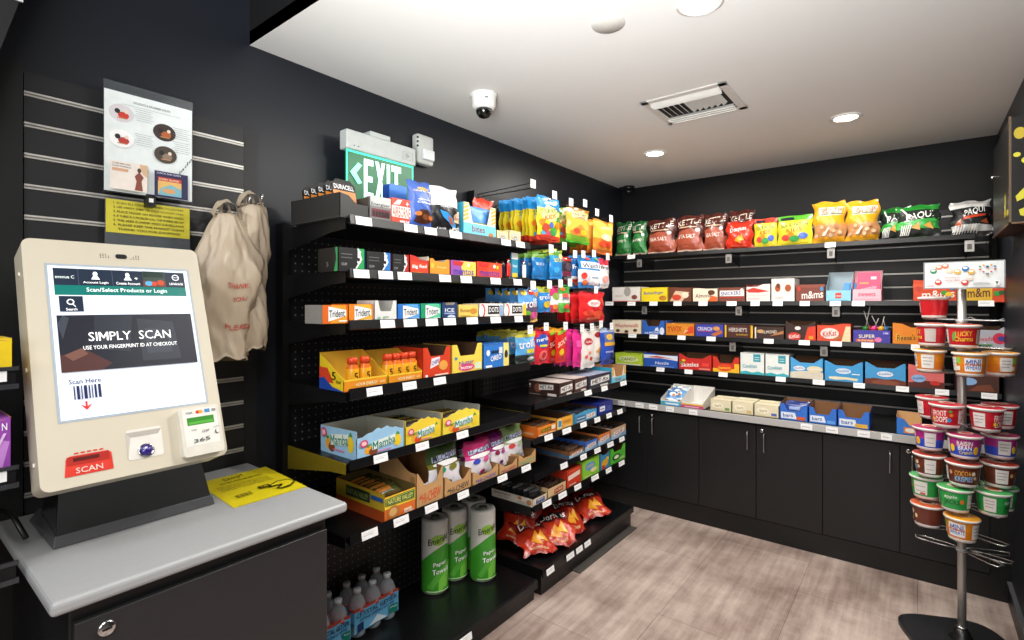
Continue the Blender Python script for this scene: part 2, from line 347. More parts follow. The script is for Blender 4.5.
for cu, cv in ((.42, .80), (.86, .70), (.42, .55), (.86, .55)):
    for i in range(6): A.append(('r', cu-.11+.012*(i % 3), cv+.06-i*.022, cu+.1-.018*(i % 2), cv+.063-i*.022, '#7d8688'))
A += [('t', 'Jade', .9, .36, .17, .05, '#222222', .2), ('r', .05, .02, .45, .30, '#efe6dc'), ('t', 'COMPLIMENTARY', .17, .275, .2, .016, '#4a3c36'), ('t', 'CHAIR MASSAGE', .17, .25, .2, .016, '#4a3c36'), ('r', .07, .2, .24, .23, '#d8a888'),
      ('p', [(.31, .03), (.40, .03), (.385, .13), (.41, .17), (.36, .22), (.31, .17), (.33, .12)], '#8a4a3c'), ('e', .36, .235, .022, .024, '#5a3a2e'), ('p', [(.36, .30), (.45, .30), (.45, .17), (.40, .2)], '#d9b58f'),
      ('r', .53, .0, .93, .27, '#2c2b52'), ('t', 'LUNCH AND LEARN', .7, .25, .28, .018, '#d8d4e8'), ('r', .57, .02, .85, .21, '#e4b86a'), ('r', .57, .17, .85, .21, '#c8442e'), ('t', 'SWEET ISLAND', .7, .188, .24, .018, '#f8ead0'), ('p', [(.57, .02), (.85, .02), (.85, .1), (.72, .14), (.6, .09)], '#7fb7c4'), ('e', .7, .07, .08, .025, '#d8a06a')]
art(pm, flat(o, (0, .228, 0), (0, 0, .292)), A, step=.0002, glossy=False); pm.build('paper_sheet', s)
MB().box(-.02, -.012, -.035, .006, .012, .002, BLK).box(.006, -.006, -.022, .0066, .006, -.01, WHITE).build('clip', s)
tag(s, 'clear acrylic holder with pale events poster on the slatwall', 'sign')
s = empty('notice_holder', (XL+.034, .5675, 1.59))
MB().box(-.003, -.112, -.03, -.0015, .112, .12, M('#c3cbd2', .08, trans=.85, vary=.02)).build('acrylic_sheet', s)
pm = MB().box(-.0012, -.11, .02, 0, .11, .118, M('#d8cc3a', .6))
A = [('t', t, .5, .9-.13*i, .84-.1*(i == 6), .07, '#4d4a20') for i, t in enumerate(['1. SCAN ALL ITEMS AND THEN TOUCH PAY', '2. USE CREDIT, DEBIT OR YOUR ACCOUNT CARD', '3. PLACE FINGER ON READER WHEN ASKED', '4. IF THERE IS A PROBLEM CALL THE NUMBER BELOW', '5. THIS AREA IS UNDER VIDEO SURVEILLANCE', '6. PLEASE KEEP THE MARKET CLEAN', 'THANK YOU FOR SHOPPING'])]
art(pm, flat((.0002, -.11, .02), (0, .22, 0), (0, 0, .098)), A, step=.0002, glossy=False); pm.build('paper_sheet', s)
tag(s, 'yellow notice in clear holder hanging below the events poster', 'sign')
def slat_hook(y, z, l, label, up=.03):
    m = MB(); m.box(XL+.0195, y-.012, z-.03, XL+.023, y+.012, z+.006, CHROME); m.tube([(XL+.02, y, z), (XL+l, y, z+.004), (XL+l+.012, y, z+.012), (XL+l+.014, y, z+up)], .0032, CHROME)
    return tag(m.build('slatwall_hook'), label, 'hook', 'slatwall hooks')
slat_hook(.845, 1.735, .16, 'bright metal hook on slatwall left empty above the hanging bags'); slat_hook(.785, 1.715, .20, 'metal slatwall hook carrying the plastic carrier bags')
# plastic carrier bags
def carrier(yc, zt, zb, wt, wb, dep, seed, x, label, texts):
    rnd = random.Random(seed); ph = [rnd.uniform(0, 6.28) for _ in range(6)]; mb = MB(); nv, nu = 40, 56; PL = M('#bfae97', .38, vary=.06, scale=12, spec=.5)
    def pt(u, v, off=0):       # u round, v 0 top..1 bottom
        a = 2*pi*u; g = min(1, v/.34)**.8; w = wt+(wb-wt)*g; w *= 1-.34*max(0, v-.4)/.6
        fold = (1+.13*sin(4*a+ph[0]+5*v)+.10*abs(sin(6*a+ph[1]-9*v))+.07*abs(sin(9*a+14*v+ph[2]))-.08*abs(sin(3.5*a-17*v+ph[3]))) ; dz = .006*sin(3*a+ph[2])*v+.005*sin(7*a+ph[3])*v
        dd = dep*(.35+.65*v**.6)*(1-.3*v**4)
        return Vector((x+(dd*fold+off)*cos(a)+.015*sin(9*v+ph[4])*v, yc+(w/2*fold+off)*sin(a)+.01*sin(6*v+ph[5]), zt+(zb-zt)*v+dz))
    for side in (0,):
        vs = [pt(i/nu, j/nv) for j in range(nv+1) for i in range(nu)]
        mb.add(vs, [(j*nu+i, j*nu+(i+1) % nu, (j+1)*nu+(i+1) % nu, (j+1)*nu+i) for j in range(nv) for i in range(nu)]+[tuple(range(nu)), tuple(nv*nu+i for i in range(nu))[::-1]], PL, True)
    for t, u, v, w, h in texts:
        art(mb, lambda a, b, o: pt(u+(a-.5)*w, v-(b-.5)*h, .003+o), [('t', t, .5, .5, 1, 1, '#c2544a', .25)], curved=True)
    ob = mb.build('carrier_bag')
    for s_ in (-1, 1):
        h = MB(); n = 14
        pts = [Vector((x+.012*s_*sin(pi*i/n), yc+(.028+.012*s_)*cos(pi*i/n), zt-.01+.05*sin(pi*i/n))) for i in range(n+1)]
        vs = []; 
        for i, p in enumerate(pts):
            d = .011+.004*sin(i*1.7+seed); vs += [p+Vector((-.012, 0, d*.6)), p+Vector((.014, 0, -d*.5))]
        h.add(vs, [(2*i, 2*i+1, 2*i+3, 2*i+2) for i in range(n)], PL, True); h.build('handle', ob)
    tag(ob, label, 'plastic bag', 'carrier bags on the hook'); return ob
carrier(.745, 1.69, 1.225, .05, .19, .06, 3, -1.752, 'tan plastic carrier bag with red writing hanging nearest the kiosk', [('PLEASE', .06, .78, .16, .035), ('THANK', .03, .50, .11, .035), ('YOU', .05, .59, .08, .03)])
carrier(.832, 1.735, 1.25, .07, .12, .05, 8, -1.775, 'plain tan carrier bag hanging next to the tall shelving', [])
# exit sign and strobe
e = empty('exit_sign', (-1.80, 1.39, 2.02)); EW = M('#bcc1bd', .45)
MB().box(-.03, -.178, 0, .02, .182, .078, EW).build('housing', e, bevel=.006)
MB().box(-.09, -.05, .076, -.0, .055, .105, EW).build('mounting_plate', e, bevel=.003); MB().box(-.088, -.05, .02, -.03, .05, .076, EW).build('bracket', e)
EXIT = []
def _ex(c, pts): EXIT.append(('p', [(c+.135*u, .10+.80*v) for u, v in pts], GL_))
GL_ = M('#d6fff0', .3, emit=1.2, vary=.02)
_ex(.24, [(0,0),(1,0),(1,.15),(.36,.15),(.36,.42),(.9,.42),(.9,.57),(.36,.57),(.36,.85),(1,.85),(1,1),(0,1)])
_ex(.40, [(0,0),(.38,0),(1.1,1),(.74,1)]); _ex(.40, [(.74,0),(1.1,0),(.38,1),(0,1)])
_ex(.572, [(0,0),(.36,0),(.36,1),(0,1)]); _ex(.645, [(.36,0),(.72,0),(.72,.84),(1.1,.84),(1.1,1),(-.02,1),(-.02,.84),(.36,.84)])
x0, z0 = .003, -.2; pn = MB().box(-.006, -.168, z0, x0, .178, 0, M('#06683f', .25, emit=.35, vary=.05)); GL = M('#d6fff0', .3, emit=1.5, vary=.02)
mp = flat((x0, -.168, z0), (0, .346, 0), (0, 0, .2)); art(pn, mp, [*EXIT, ('p', [(.04, .56), (.15, .78), (.205, .74), (.125, .56), (.205, .38), (.15, .34)], M('#8dffd0', .3, emit=.9))], step=.0008)
GE = M('#3dffc0', .3, emit=1.6)
for b_ in ((x0, -.169, z0, x0+.001, -.164, 0), (x0, .174, z0, x0+.001, .179, 0), (x0, -.168, -.006, x0+.001, .178, 0)): pn.box(*b_, GE)
pn.build('lit_panel', e); f_ = MB(); art(f_, flat((.0205, -.16, .012), (0, .33, 0), (0, 0, .05)), [('r', .04, .05, .06, .13, '#333333'), ('r', .1, .05, .12, .13, '#333333'), ('r', .80, .1, .97, .12, '#8a8f8c'), ('r', .80, .78, .97, .8, '#8a8f8c'), ('r', .8, .1, .806, .8, '#8a8f8c'), ('r', .964, .1, .97, .8, '#8a8f8c'), ('p', [(.85, .2), (.93, .45), (.85, .7)], '#9aa09c')]); f_.build('indicator', e)
tag(e, 'green lit EXIT sign with left arrow above the top shelf', 'exit sign')
e = empty('fire_alarm_strobe', (XL, 1.69, 2.13)); MB().box(0, -.05, -.065, .045, .055, .075, M('#c9cbc6', .45)).build('housing', e, bevel=.012)
MB().box(.045, -.025, -.045, .062, .045, .005, M('#e8ecec', .1, vary=.02)).build('lens', e, bevel=.006)
m_ = MB(); [m_.box(.04, -.052, .05-.02*i, .046, -.045, .058-.02*i, BLK) for i in range(3)]; m_.build('vent', e)
tag(e, 'white fire alarm strobe on the wall beside the exit sign', 'alarm')
# dark cabinet end high up at the very left
e = empty('wall_screen', (-1.70, .10, 2.35)); MB().prism([(-.25, -.5), (.078, -.5), (.215, .03), (.215, .3), (-.25, .3)], (.03, 0, 0), (0,1,0), (0,0,1), .1, BLK).build('casing', e); MB().box(.03, .10, -.236, .036, .152, -.226, M('#d9d9d9', .3)).build('trim_bar', e)
tag(e, 'black screen casing at the top left corner of the wall', 'screen')
# ================================================================== CHECKOUT STAND AND KIOSK
zc = .84
k = empty('checkout_cabinet', (-1.58, .555, 0)); Q = lambda x, y: (x+1.58, y-.555)
def bxk(m, x0, y0, z0, x1, y1, z1, mt): m.box(x0+1.58, y0-.555, z0, x1+1.58, y1-.555, z1, mt); return m
bxk(MB(), -1.855, .262, .05, -1.302, .818, zc-.028, M('#19191b', .42, vary=.12)).build('cabinet_body', k, bevel=.003)
bxk(MB(), -1.84, .28, 0, -1.33, .80, .05, BLK).build('plinth', k)
dr = bxk(MB(), -1.3015, .268, .06, -1.286, .813, zc-.062, M('#2b2a2c', .42, vary=.12)).build('door', k, bevel=.002)
lk = MB().lathe([(.016, 0), (.016, .003), (.013, .006), (.0, .0062)], 24, CHROME); lk.box(-.002, -.008, .006, .002, .008, .0072, BLK)
lk.build('lock', dr, (-1.286+1.58, .318-.555, .748), rot=(0, radians(90), 0))
tag(k, 'black checkout cabinet with round lock under the grey counter', 'cabinet')
ct = MB(); ct.box(-1.868, .229, zc-.028, -1.268, .868, zc, M('#a9aaab', .42, vary=.05, scale=90))
tag(ct.build('countertop', bevel=.009), 'grey laminate countertop on the checkout cabinet', 'countertop')
# yellow notice lying on the counter
o = Vector((-1.475, .648, zc+.0012)); U = Vector((.002, .214, 0)); V = Vector((-.292, .018, 0)); n = MB()
n.add([o, o+U, o+U+V, o+V], [(0,1,2,3)], M('#e6d321', .35, spec=.6)); n.add([p-Vector((0,0,.001)) for p in (o, o+U, o+U+V, o+V)], [(3,2,1,0)], M('#d9c92a', .5))
A = [('t', 'Stop!', .44, .88, .30, .12, '#1c1a10', .05), ('t', 'NO RETURNS OR REFUNDS', .5, .76, .6, .05, '#1c1a10')]
A += [('t', t, .46, .66-.05*i, .72, .026, '#6a611a') for i, t in enumerate(['TO PAY WITH YOUR CARD PRESS THE BUTTON', 'INSERT CARD AND FOLLOW THE STEPS ON SCREEN', 'OR PRESS FINGER ON THE READER TO PAY', 'PLEASE TAKE YOUR RECEIPT WHEN DONE'])]
A += [('r', .16+.018*i, .2, .16+.018*i+(.006, .011, .004)[i % 3], .3, '#1c1a10') for i in range(12)]
A += [('r', .50, .28, .66, .36, '#1c1a10'), ('t', 'SCAN', .58, .32, .11, .05, '#e6d321'), ('p', [(.62, .30), (.8, .38), (.95, .34), (.98, .22), (.86, .13), (.72, .12), (.66, .18), (.72, .2), (.76, .24), (.6, .25)], '#1c1a10'), ('p', [(.65, .29), (.8, .355), (.93, .32), (.955, .23), (.85, .155), (.73, .14), (.70, .17), (.76, .19), (.80, .25), (.66, .268)], '#e6d321')]
art(n, flat(o, U, V), A, step=.0002); tag(n.build('paper_notice'), 'yellow laminated notice lying on the grey counter', 'paper sign')
# kiosk
kr = empty('checkout_kiosk', (-1.56, .43, zc))
st = MB(); GR = M('#5b5c5f', .35, .4)
pts = [(-1.545, .283, .002), (-1.545, .628, .002), (-1.80, .628, .002), (-1.80, .283, .002), (-1.552, .288, .028), (-1.552, .623, .028), (-1.80, .60, .028), (-1.80, .30, .028)]
st.add([(x+1.56, y-.43, z) for x, y, z in pts], [(0,3,2,1), (4,5,6,7), (0,1,5,4), (1,2,6,5), (2,3,7,6), (3,0,4,7)], GR); st.build('base_plate', kr, bevel=.002)
st = MB(); pts = [(-1.552, .290, .026), (-1.552, .620, .026), (-1.76, .58, .026), (-1.76, .30, .026), (-1.500, .286, .22), (-1.500, .556, .22), (-1.60, .54, .30), (-1.60, .30, .30)]
st.add([(x+1.56, y-.43, z) for x, y, z in pts], [(0,3,2,1), (4,5,6,7), (0,1,5,4), (1,2,6,5), (2,3,7,6), (3,0,4,7)], M('#141415', .3)); st.build('neck', kr, bevel=.002)
O = Vector((-1.42, .245, 1.01)); Vd = Vector((-.2030, 0, .543)).normalized(); Ud = Vector((0, 1, 0)); Nd = Ud.cross(Vd)
hm = Matrix(((Ud.x, Vd.x, Nd.x, O.x+1.56), (Ud.y, Vd.y, Nd.y, O.y-.43), (Ud.z, Vd.z, Nd.z, O.z-zc), (0,0,0,1)))
def K_(mb, name, parent=kr, bevel=0):
    o = mb.build(name, parent, bevel=bevel)
    if parent is kr: o.matrix_local = hm
    return o
IV = M('#d2c9b5', .35, vary=.04, scale=6)
hs = MB()
def rrect(x0, y0, x1, y1, r, n=6):
    p = []
    for cx, cy, a in ((x1-r, y0+r, -90), (x1-r, y1-r, 0), (x0+r, y1-r, 90), (x0+r, y0+r, 180)):
        p += [(cx+r*cos(radians(a+90*i/n)), cy+r*sin(radians(a+90*i/n))) for i in range(n+1)]
    return p
hs.prism(rrect(-.004, -.002, .364, .580, .018), (0,0,0), (1,0,0), (0,1,0), .085, IV); hou = K_(hs, 'housing', bevel=.012)
# recess for the screen, then the lit screen itself
b = MB(); b.box(.033, .138, .0002, .335, .518, .0012, M('#aeb9c4', .3)); K_(b, 'screen_bezel', hou)
E_ = lambda c: M(c, .25, emit=.55, vary=.02)
sc = MB(); sc.box(.038, .143, .0008, .330, .512, .0022, E_('#dfe6f2'))
ww, hh = .292, .369; f_ = lambda u, v: ((u-.0)/1, v)
nv = '#1f2a3a'
A = [('r', .03, .86, .97, .985, nv), ('r', .03, .80, .97, .868, '#0f6b62'), ('t', 'avenue C', .10, .925, .12, .022, '#d8e6e2'), ('r', .185, .868, .188, .985, '#4a5566'), ('r', .415, .868, .418, .985, '#4a5566'),
     ('e', .30, .95, .016, .017, '#ffffff'), ('p', [(.27, .912), (.33, .912), (.315, .934), (.285, .934)], '#ffffff'), ('t', 'Account Login', .30, .888, .17, .02, '#ffffff'),
     ('e', .525, .95, .016, .017, '#ffffff'), ('p', [(.495, .912), (.555, .912), (.54, .934), (.51, .934)], '#ffffff'), ('r', .575, .925, .60, .93, '#ffffff'), ('r', .585, .917, .59, .938, '#ffffff'), ('t', 'Create Account', .525, .888, .175, .02, '#ffffff'),
     ('r', .635, .868, .81, .985, '#35423a'), ('r', .635, .868, .81, .91, '#6a3a2c'), ('e', .68, .892, .03, .018, '#4aa0d8'), ('e', .72, .89, .02, .015, '#c8402e'), ('e', .77, .90, .028, .02, '#b5452c'), ('r', .64, .94, .80, .98, '#1d2f2a'),
     ('e', .895, .942, .03, .024, '#e8ecf0'), ('e', .895, .942, .022, .017, nv), ('r', .872, .94, .918, .944, '#e8ecf0'), ('t', 'LANGUAGE', .895, .892, .11, .018, '#ffffff'),
     ('t', 'Scan/Select Products or Login', .52, .832, .58, .038, '#eafaf5'),
     ('r', .05, .655+.03, .20, .79, nv), ('e', .12, .75, .024, .02, '#ffffff'), ('e', .12, .75, .016, .0135, nv), ('p', [(.135, .737), (.152, .72), (.147, .716), (.13, .733)], '#ffffff'), ('t', 'Search', .123, .70, .07, .018, '#ffffff'),
     ('r', .025, .29, .975, .66, '#22232c'), ('p', [(.025, .29), (.025, .40), (.2, .42), (.35, .33), (.28, .29)], '#4a2f2c'), ('p', [(.05, .40), (.16, .44), (.2, .40), (.1, .36)], '#6b4a40'), ('p', [(.26, .66), (.52, .66), (.48, .40), (.24, .43)], '#2d3038'), ('p', [(.55, .63), (.82, .6), (.85, .33), (.56, .33)], '#30333b'), ('p', [(.60, .56), (.78, .54), (.79, .38), (.60, .38)], '#3a3d46'), ('e', .72, .47, .05, .03, '#2a2c33'), ('p', [(.05, .5), (.10, .64), (.06, .66), (.025, .6)], '#3a3f48'), 
     ('t', 'SIMPLY  SCAN', .50, .512, .58, .060, '#ffffff', 0, .004), ('t', 'USE YOUR FINGERPRINT ID AT CHECKOUT', .50, .44, .66, .026, '#f2f2f2'),
     ('t', 'Scan Here', .16, .228, .20, .03, '#20234a'), ('p', [(.148, .10), (.162, .10), (.162, .07), (.195, .085), (.155, .045), (.115, .085), (.148, .07)], '#d8322a')]
x = .085
for i, wd in enumerate((.009, .018, .007, .02, .009, .007, .014, .018)):
    A.append(('r', x, .115, x+wd, .20, '#25284a')); x += wd+.0095
art(sc, flat((.038, .143, .0022), (ww, 0, 0), (0, hh, 0)), A, step=.00012, mk=E_); K_(sc, 'screen', hou)
ir = MB(); ir.prism(rrect(.172, .540, .196, .552, .005), (0,0,.0015), (1,0,0), (0,1,0), .002, BLK)
for i in range(4):
    for j in range(3):
        if i+j < 5: ir.box(.140+.0055*i, .541+.0045*j-.001, 0, .1418+.0055*i, .543+.0045*j-.001, .0008, BLK)
        if j <= i: ir.box(.204+.0055*i, .541+.0045*j-.001, 0, .2058+.0055*i, .543+.0045*j-.001, .0008, BLK)
K_(ir, 'camera_window', hou)
sn = MB(); RED = M('#d23a2c', .35, emit=.12); sn.prism([(.036, .021), (.121, .021), (.120, .058), (.114, .064), (.046, .064), (.040, .058)], (0,0,.0015), (1,0,0), (0,1,0), .002, RED); sn.box(.052, .052, .0015, .098, .059, .0022, M('#5d1510', .5))
art(sn, flat((.036, .021, .0015), (.085, 0, 0), (0, .043, 0)), [('r', .06, .52, .94, .96, '#b52a20'), ('r', .2, .70, .72, .88, '#5d1510'), ('t', 'SCAN', .5, .24, .56, .28, '#f2cfc6')]); 
for i in range(5): sn.box(.055+.011*i, .0672, .0006, .062+.011*i, .0702, .0014, RED)
K_(sn, 'barcode_scanner', hou)
fp = MB(); fp.prism(rrect(.150, .030, .222, .100, .006), (0,0,.0012), (1,0,0), (0,1,0), .002, M('#e4dfd6', .4)); fp.prism([(.150, .094), (.222, .094), (.214, .082), (.158, .082)], (0,0,.0016), (1,0,0), (0,1,0), .0005, M('#b3aca2', .5)); fp.prism([(.150, .034), (.158, .082), (.150, .094)], (0,0,.0016), (1,0,0), (0,1,0), .0005, M('#c3bcb2', .5))  # flat plate; shade on the recess sides is painted as darker strips
K_(fp, 'fingerprint_recess', hou)
ln = MB().lathe([(.0165, 0), (.0165, .003), (.014, .004), (.0135, .003)], 28, CHROME, (.186, .047, .001)).lathe([(.0135, .003), (.010, .008), (.004, .0105), (0, .011)], 24, M('#2a1d6e', .08, emit=.25, spec=.9), (.186, .047, .001)); ln.box(.181, .050, .0105, .186, .054, .0125, M('#c9c6f0', .1, emit=.5)); K_(ln, 'fingerprint_lens', hou)
cr = MB(); cr.prism(rrect(.256, .008, .350, .130, .008), (0,0,.022), (1,0,0), (0,1,0), .022, M('#dcd7ca', .38)); cr = K_(cr, 'card_reader', bevel=.004)
f_ = MB(); art(f_, flat((.256, .008, .0222), (.094, 0, 0), (0, .122, 0)), [('r', .08, .2, .92, .95, '#e9e6dd'), ('r', .17, .62, .83, .78, '#2f8a1e'), ('r', .2, .64, .8, .69, '#55b03a'), ('t', 'VISA', .24, .88, .17, .045, '#22306a'), ('e', .45, .88, .05, .035, '#d8362a'), ('e', .52, .88, .05, .035, '#e8a02a'), ('r', .62, .85, .75, .92, '#3a8ac8'), ('r', .8, .86, .9, .91, '#8a8a8a'), ('t', 'TAP', .3, .52, .14, .03, '#777777'), ('t', 'CHIP', .58, .47, .18, .05, '#555555'), ('t', 'SWIPE', .85, .52, .14, .025, '#777777'), ('t', '365', .46, .30, .40, .08, '#4a5a58', .02), ('e', .85, .42, .05, .045, '#555555'), ('e', .87, .43, .04, .04, '#e9e6dd')], step=.0002); f_.build('reader_face', cr)
for y in (.06, .27, .50): K_(MB().box(-.0062, y, -.045, -.0038, y+.008, -.037, M('#efe9dd', .3)), 'screw', hou)
tag(kr, 'beige self-checkout kiosk with lit touch screen tilted back on the counter', 'kiosk')
# cables on the wall left of the counter
tag(MB().tube([(-1.62, .25, .86), (-1.68, .235, .905), (-1.74, .19, .93), (-1.80, .10, .90), (-1.84, .0, .84)], .006, BLK).build('cable'), 'black cable looping off the left end of the grey counter', 'cable')
tag(MB().tube([(-1.50, .10, .84), (-1.49, .155, .78), (-1.47, .17, .70), (-1.44, .195, .62), (-1.43, .225, .56), (-1.42, .24, .50)], .006, BLK).build('cable'), 'thin black cable hanging down beside the cabinet at left', 'cable')
# ================================================================== LEFT GONDOLA SHELVING
def peg_mat():
    m = bpy.data.materials.new('perforated_black_steel'); m.use_nodes = True; nt = m.node_tree; b = nt.nodes['Principled BSDF']
    tc = nt.nodes.new('ShaderNodeTexCoord'); s = nt.nodes.new('ShaderNodeVectorMath'); s.operation = 'SCALE'; s.inputs[3].default_value = 1/.028
    fr = nt.nodes.new('ShaderNodeVectorMath'); fr.operation = 'FRACTION'; su = nt.nodes.new('ShaderNodeVectorMath'); su.operation = 'SUBTRACT'; su.inputs[1].default_value = (.5, .5, .5)
    mu = nt.nodes.new('ShaderNodeVectorMath'); mu.operation = 'MULTIPLY'; mu.inputs[1].default_value = (0, 1, 1); ln = nt.nodes.new('ShaderNodeVectorMath'); ln.operation = 'LENGTH'
    lt = nt.nodes.new('ShaderNodeMath'); lt.operation = 'LESS_THAN'; lt.inputs[1].default_value = .10; mx = nt.nodes.new('ShaderNodeMix'); mx.data_type = 'RGBA'
    mx.inputs[6].default_value = (*lin('#111113'), 1); mx.inputs[7].default_value = (*lin('#77777a'), 1)
    for a, c in ((tc.outputs['Object'], s.inputs[0]), (s.outputs[0], fr.inputs[0]), (fr.outputs[0], su.inputs[0]), (su.outputs[0], mu.inputs[0]), (mu.outputs[0], ln.inputs[0]), (ln.outputs[1], lt.inputs[0]), (lt.outputs[0], mx.inputs[0]), (mx.outputs[2], b.inputs['Base Color'])): nt.links.new(a, c)
    b.inputs['Roughness'].default_value = .5; return m
PEG = peg_mat(); SH = M('#0e0e10', .32, .1, vary=.12, spec=.4); XP = -1.86; XLIP = -1.465
def gondola(y0, y1, ztop, deckz, deckx, label):
    g = empty('gondola_shelving', (XP, y0, 0)); w = y1-y0
    MB().box(-.012, .0, 0, 0, w, ztop, PEG).build('back_panel', g)
    for y in (-.02 if y0 < 1.5 else -.008, w-.026): MB().box(-.025, y, 0, .022, y+.026, ztop, BLK).build('upright', g)
    dx = deckx-XP
    MB().box(0, .004, deckz-.03, dx, w-.004, deckz, SH).box(dx-.004, .004, deckz-.040, dx+.006, w-.004, deckz-.002, SH).build('base_deck', g, bevel=.003)
    MB().box(0, .012, .0, dx-.012, w-.012, deckz-.03, BLK).build('kick_plate', g)
    if y0 > 1.5: MB().box(dx-.012, .30, .0, dx+.034, w-.02, .006, M('#5c5853', .5, .5)).build('floor_rail', g)
    return tag(g, label, 'shelving unit', 'black gondola shelving along the left wall')
def price_tags(parent, tags, x, zb, zt, y0):
    for a, b in tags:
        ya, yb = KL(a)*x, KL(b)*x; w = abs(yb-ya); h = .028; m = MB()
        m.box(0, -w/2, -h/2, .0012, w/2, h/2, TAGW); m.box(.0012, -w*.38, -h*.05, .0015, w*.2, h*.02, M('#b9b9b9')); m.box(.0012, -w*.38, h*.17, .0015, w*.32, h*.22, M('#c6c6c6'))
        m.build('price_tag', parent, (x+.0092-XP, (ya+yb)/2-y0, (zb+zt)/2), rot=(0, radians(-9), 0))
def gshelf(g, y0, y1, zb, zt, tags, brackcol=None, xlip=XLIP):
    w = y1-y0; z = zt-.010; dx = xlip-XP
    s = MB().box(.004, .006, z-.018, dx, w-.006, z, SH).build('shelf', g)
    l = MB(); l.add([(dx-.004, .006, z+.004), (dx+.001, .006, zt), (dx+.004, .006, zt), (dx+.009, .006, zb+.004), (dx+.004, .006, zb), (dx-.004, .006, zb+.006)]+[(dx-.004, w-.006, z+.004), (dx+.001, w-.006, zt), (dx+.004, w-.006, zt), (dx+.009, w-.006, zb+.004), (dx+.004, w-.006, zb), (dx-.004, w-.006, zb+.006)],
        [(i, (i+1) % 6, 6+(i+1) % 6, 6+i) for i in range(6)]+[tuple(range(6))[::-1], tuple(range(6, 12))], SH); l.build('shelf_lip', s)
    for y in (.0, w-.004):
        MB().prism([(0, .012), (dx-.012, .012), (dx-.012, -.024), (dx*.75, -.030), (.02, -.075), (0, -.085)], (0, y, z-.012), (1,0,0), (0,0,1), .003, brackcol or BLKM).build('bracket', s)
    price_tags(s, tags, xlip, zb, zt, y0); return z
Y0, YS, YE = 1.0, 2.022, 3.045
G1 = gondola(Y0, YS-.012, 1.70, .095, -1.42, 'black pegboard gondola shelving nearest the checkout kiosk')
G2 = gondola(YS+.012, YE, 2.0, .130, -1.412, 'taller black gondola shelving by the corner, with rows of hanging bags')
s1 = gshelf(G1, Y0, YS-.012, 1.660, 1.693, [(354,370),(402.5,415.6),(423,435),(448,460),(499.7,509),(514.5,523)])
s2 = gshelf(G1, Y0, YS-.012, 1.484, 1.517, [(352,367.5),(376.7,391),(396,410),(437.5,449),(459,470),(489,499),(512,520)])
s3 = gshelf(G1, Y0, YS-.012, 1.314, 1.347, [(378.7,393),(402,415),(424,436),(442,454),(465,476),(489,499),(513,521)])
s4 = gshelf(G1, Y0, YS-.012, 1.083, 1.122, [(365,380.6),(401,414.7),(432,444)])
s5 = gshelf(G1, Y0, YS-.012, .852, .886, [(372,386),(414,427),(455,466.5)], M('#8f7c1e', .4, .3))
s6 = gshelf(G1, Y0, YS-.012, .607, .641, [(360,376),(392,407),(423.4,436),(456,467),(496,505.5),(520,529)])
price_tags(G1, [(455,470)], -1.414, .062, .09, Y0)
t1 = gshelf(G2, YS+.012, YE, .885, .918, [(583,590),(600,606),(619,625)])
t2 = gshelf(G2, YS+.012, YE, .715, .748, [(543,551),(561,569.5),(579,585),(593,598.6),(605,610),(616,621)])
t3 = gshelf(G2, YS+.012, YE, .538, .571, [(559,566),(579,585),(593,599),(606,612),(618,623)])
t4 = gshelf(G2, YS+.012, YE, .388, .421, [(541,549.7),(557,565),(573,579.5),(590,597),(604.5,610),(617.5,623)])
price_tags(G2, [(545,552.5),(565,572.5),(574.7,581),(583,589)], -1.406, .098, .126, YS+.012)

R90 = radians(90); XF = XLIP-.006
def PL(p0, p1, z, mk, name, label, cat, pyt=None, x=XF, group=None, **kw):
    """stand a package on a left-hand shelf between two sight columns at plane x"""
    yc, w = spanL(p0, p1, x); w *= .975
    h = (zL((p0+p1)/2, pyt, x)-z) if pyt else None
    mb = mk(w, h); o = mb.build(name, None, (x, yc, z), R90)
    o['w'] = w; return tag(o, label, cat, group)
def fillers(o, n, w, h, th, y0, cols, label, cat, group, name='wrapped_bar', z=.003, lean=0, along='y'):
    """wrapped bars standing in a tray o: rows going back from the front"""
    protos = [bag(w, h, th*.9, [(.08, c2), (.9, c), (1, c2)], (), seed=i, puff=2, crumple=.0008, seal=.03, nu=6, nv=8).mesh('wrapped_bar') for i, (c, c2) in enumerate(cols)]
    for i in range(n):
        b = bpy.data.objects.new(name, protos[i % len(protos)]); COL.objects.link(b)
        p = Vector((0, y0+th*(i+.5), z)); rz = o.rotation_euler.z
        b.location = o.location+Matrix.Rotation(rz, 3, 'Z') @ p; b.rotation_euler = (lean, 0, rz); tag(b, label, cat, group)

# ---- top shelf -------------------------------------------------------------------------------
def batt(w, h):
    m = tray(w, .30, .085, .08, .05, 'slope', '#2b2a29', '#3a3937', [('t', 'BATTERIES', .5, .25, .4, .1, '#55524e')], [('r', .0, .0, 1, .02, '#4a4948')], curve=False); return m
o = PL(339.5, 369, s1, batt, 'battery_box', 'dark grey open box of batteries at the left end of the top shelf', 'display box')
for i in range(5):
    yb = .035+.045*i; b = MB(); w = o['w']*.82
    b.prism([(-w/2, 0), (w/2, 0), (w/2, .12), (w*.3, .14), (-w*.3, .14), (-w/2, .12)], (0, 0, 0), (1,0,0), (0,0,1), .004, M('#141312', .3)); art(b, flat((-w/2, 0, 0), (w,0,0), (0,0,.14)), [('r', .03, .1, .97, .70, '#d8873a'), ('t', 'DURACELL', .5, .80, .84, .12, '#ffffff')]+[('r', .18+.17*j, .12, .30+.17*j, .5, '#3a2a1a') for j in range(4)])
    bb_ = b.build('battery_pack', None, Vector(o.location)+Vector((-yb, 0, .004)), 0); bb_.rotation_euler = (radians(-14), 0, R90)
    tag(bb_, 'black and orange battery card at the front of the dark grey box' if i == 0 else 'black battery card standing behind others in the dark grey box', 'batteries', 'battery cards in the top shelf box')
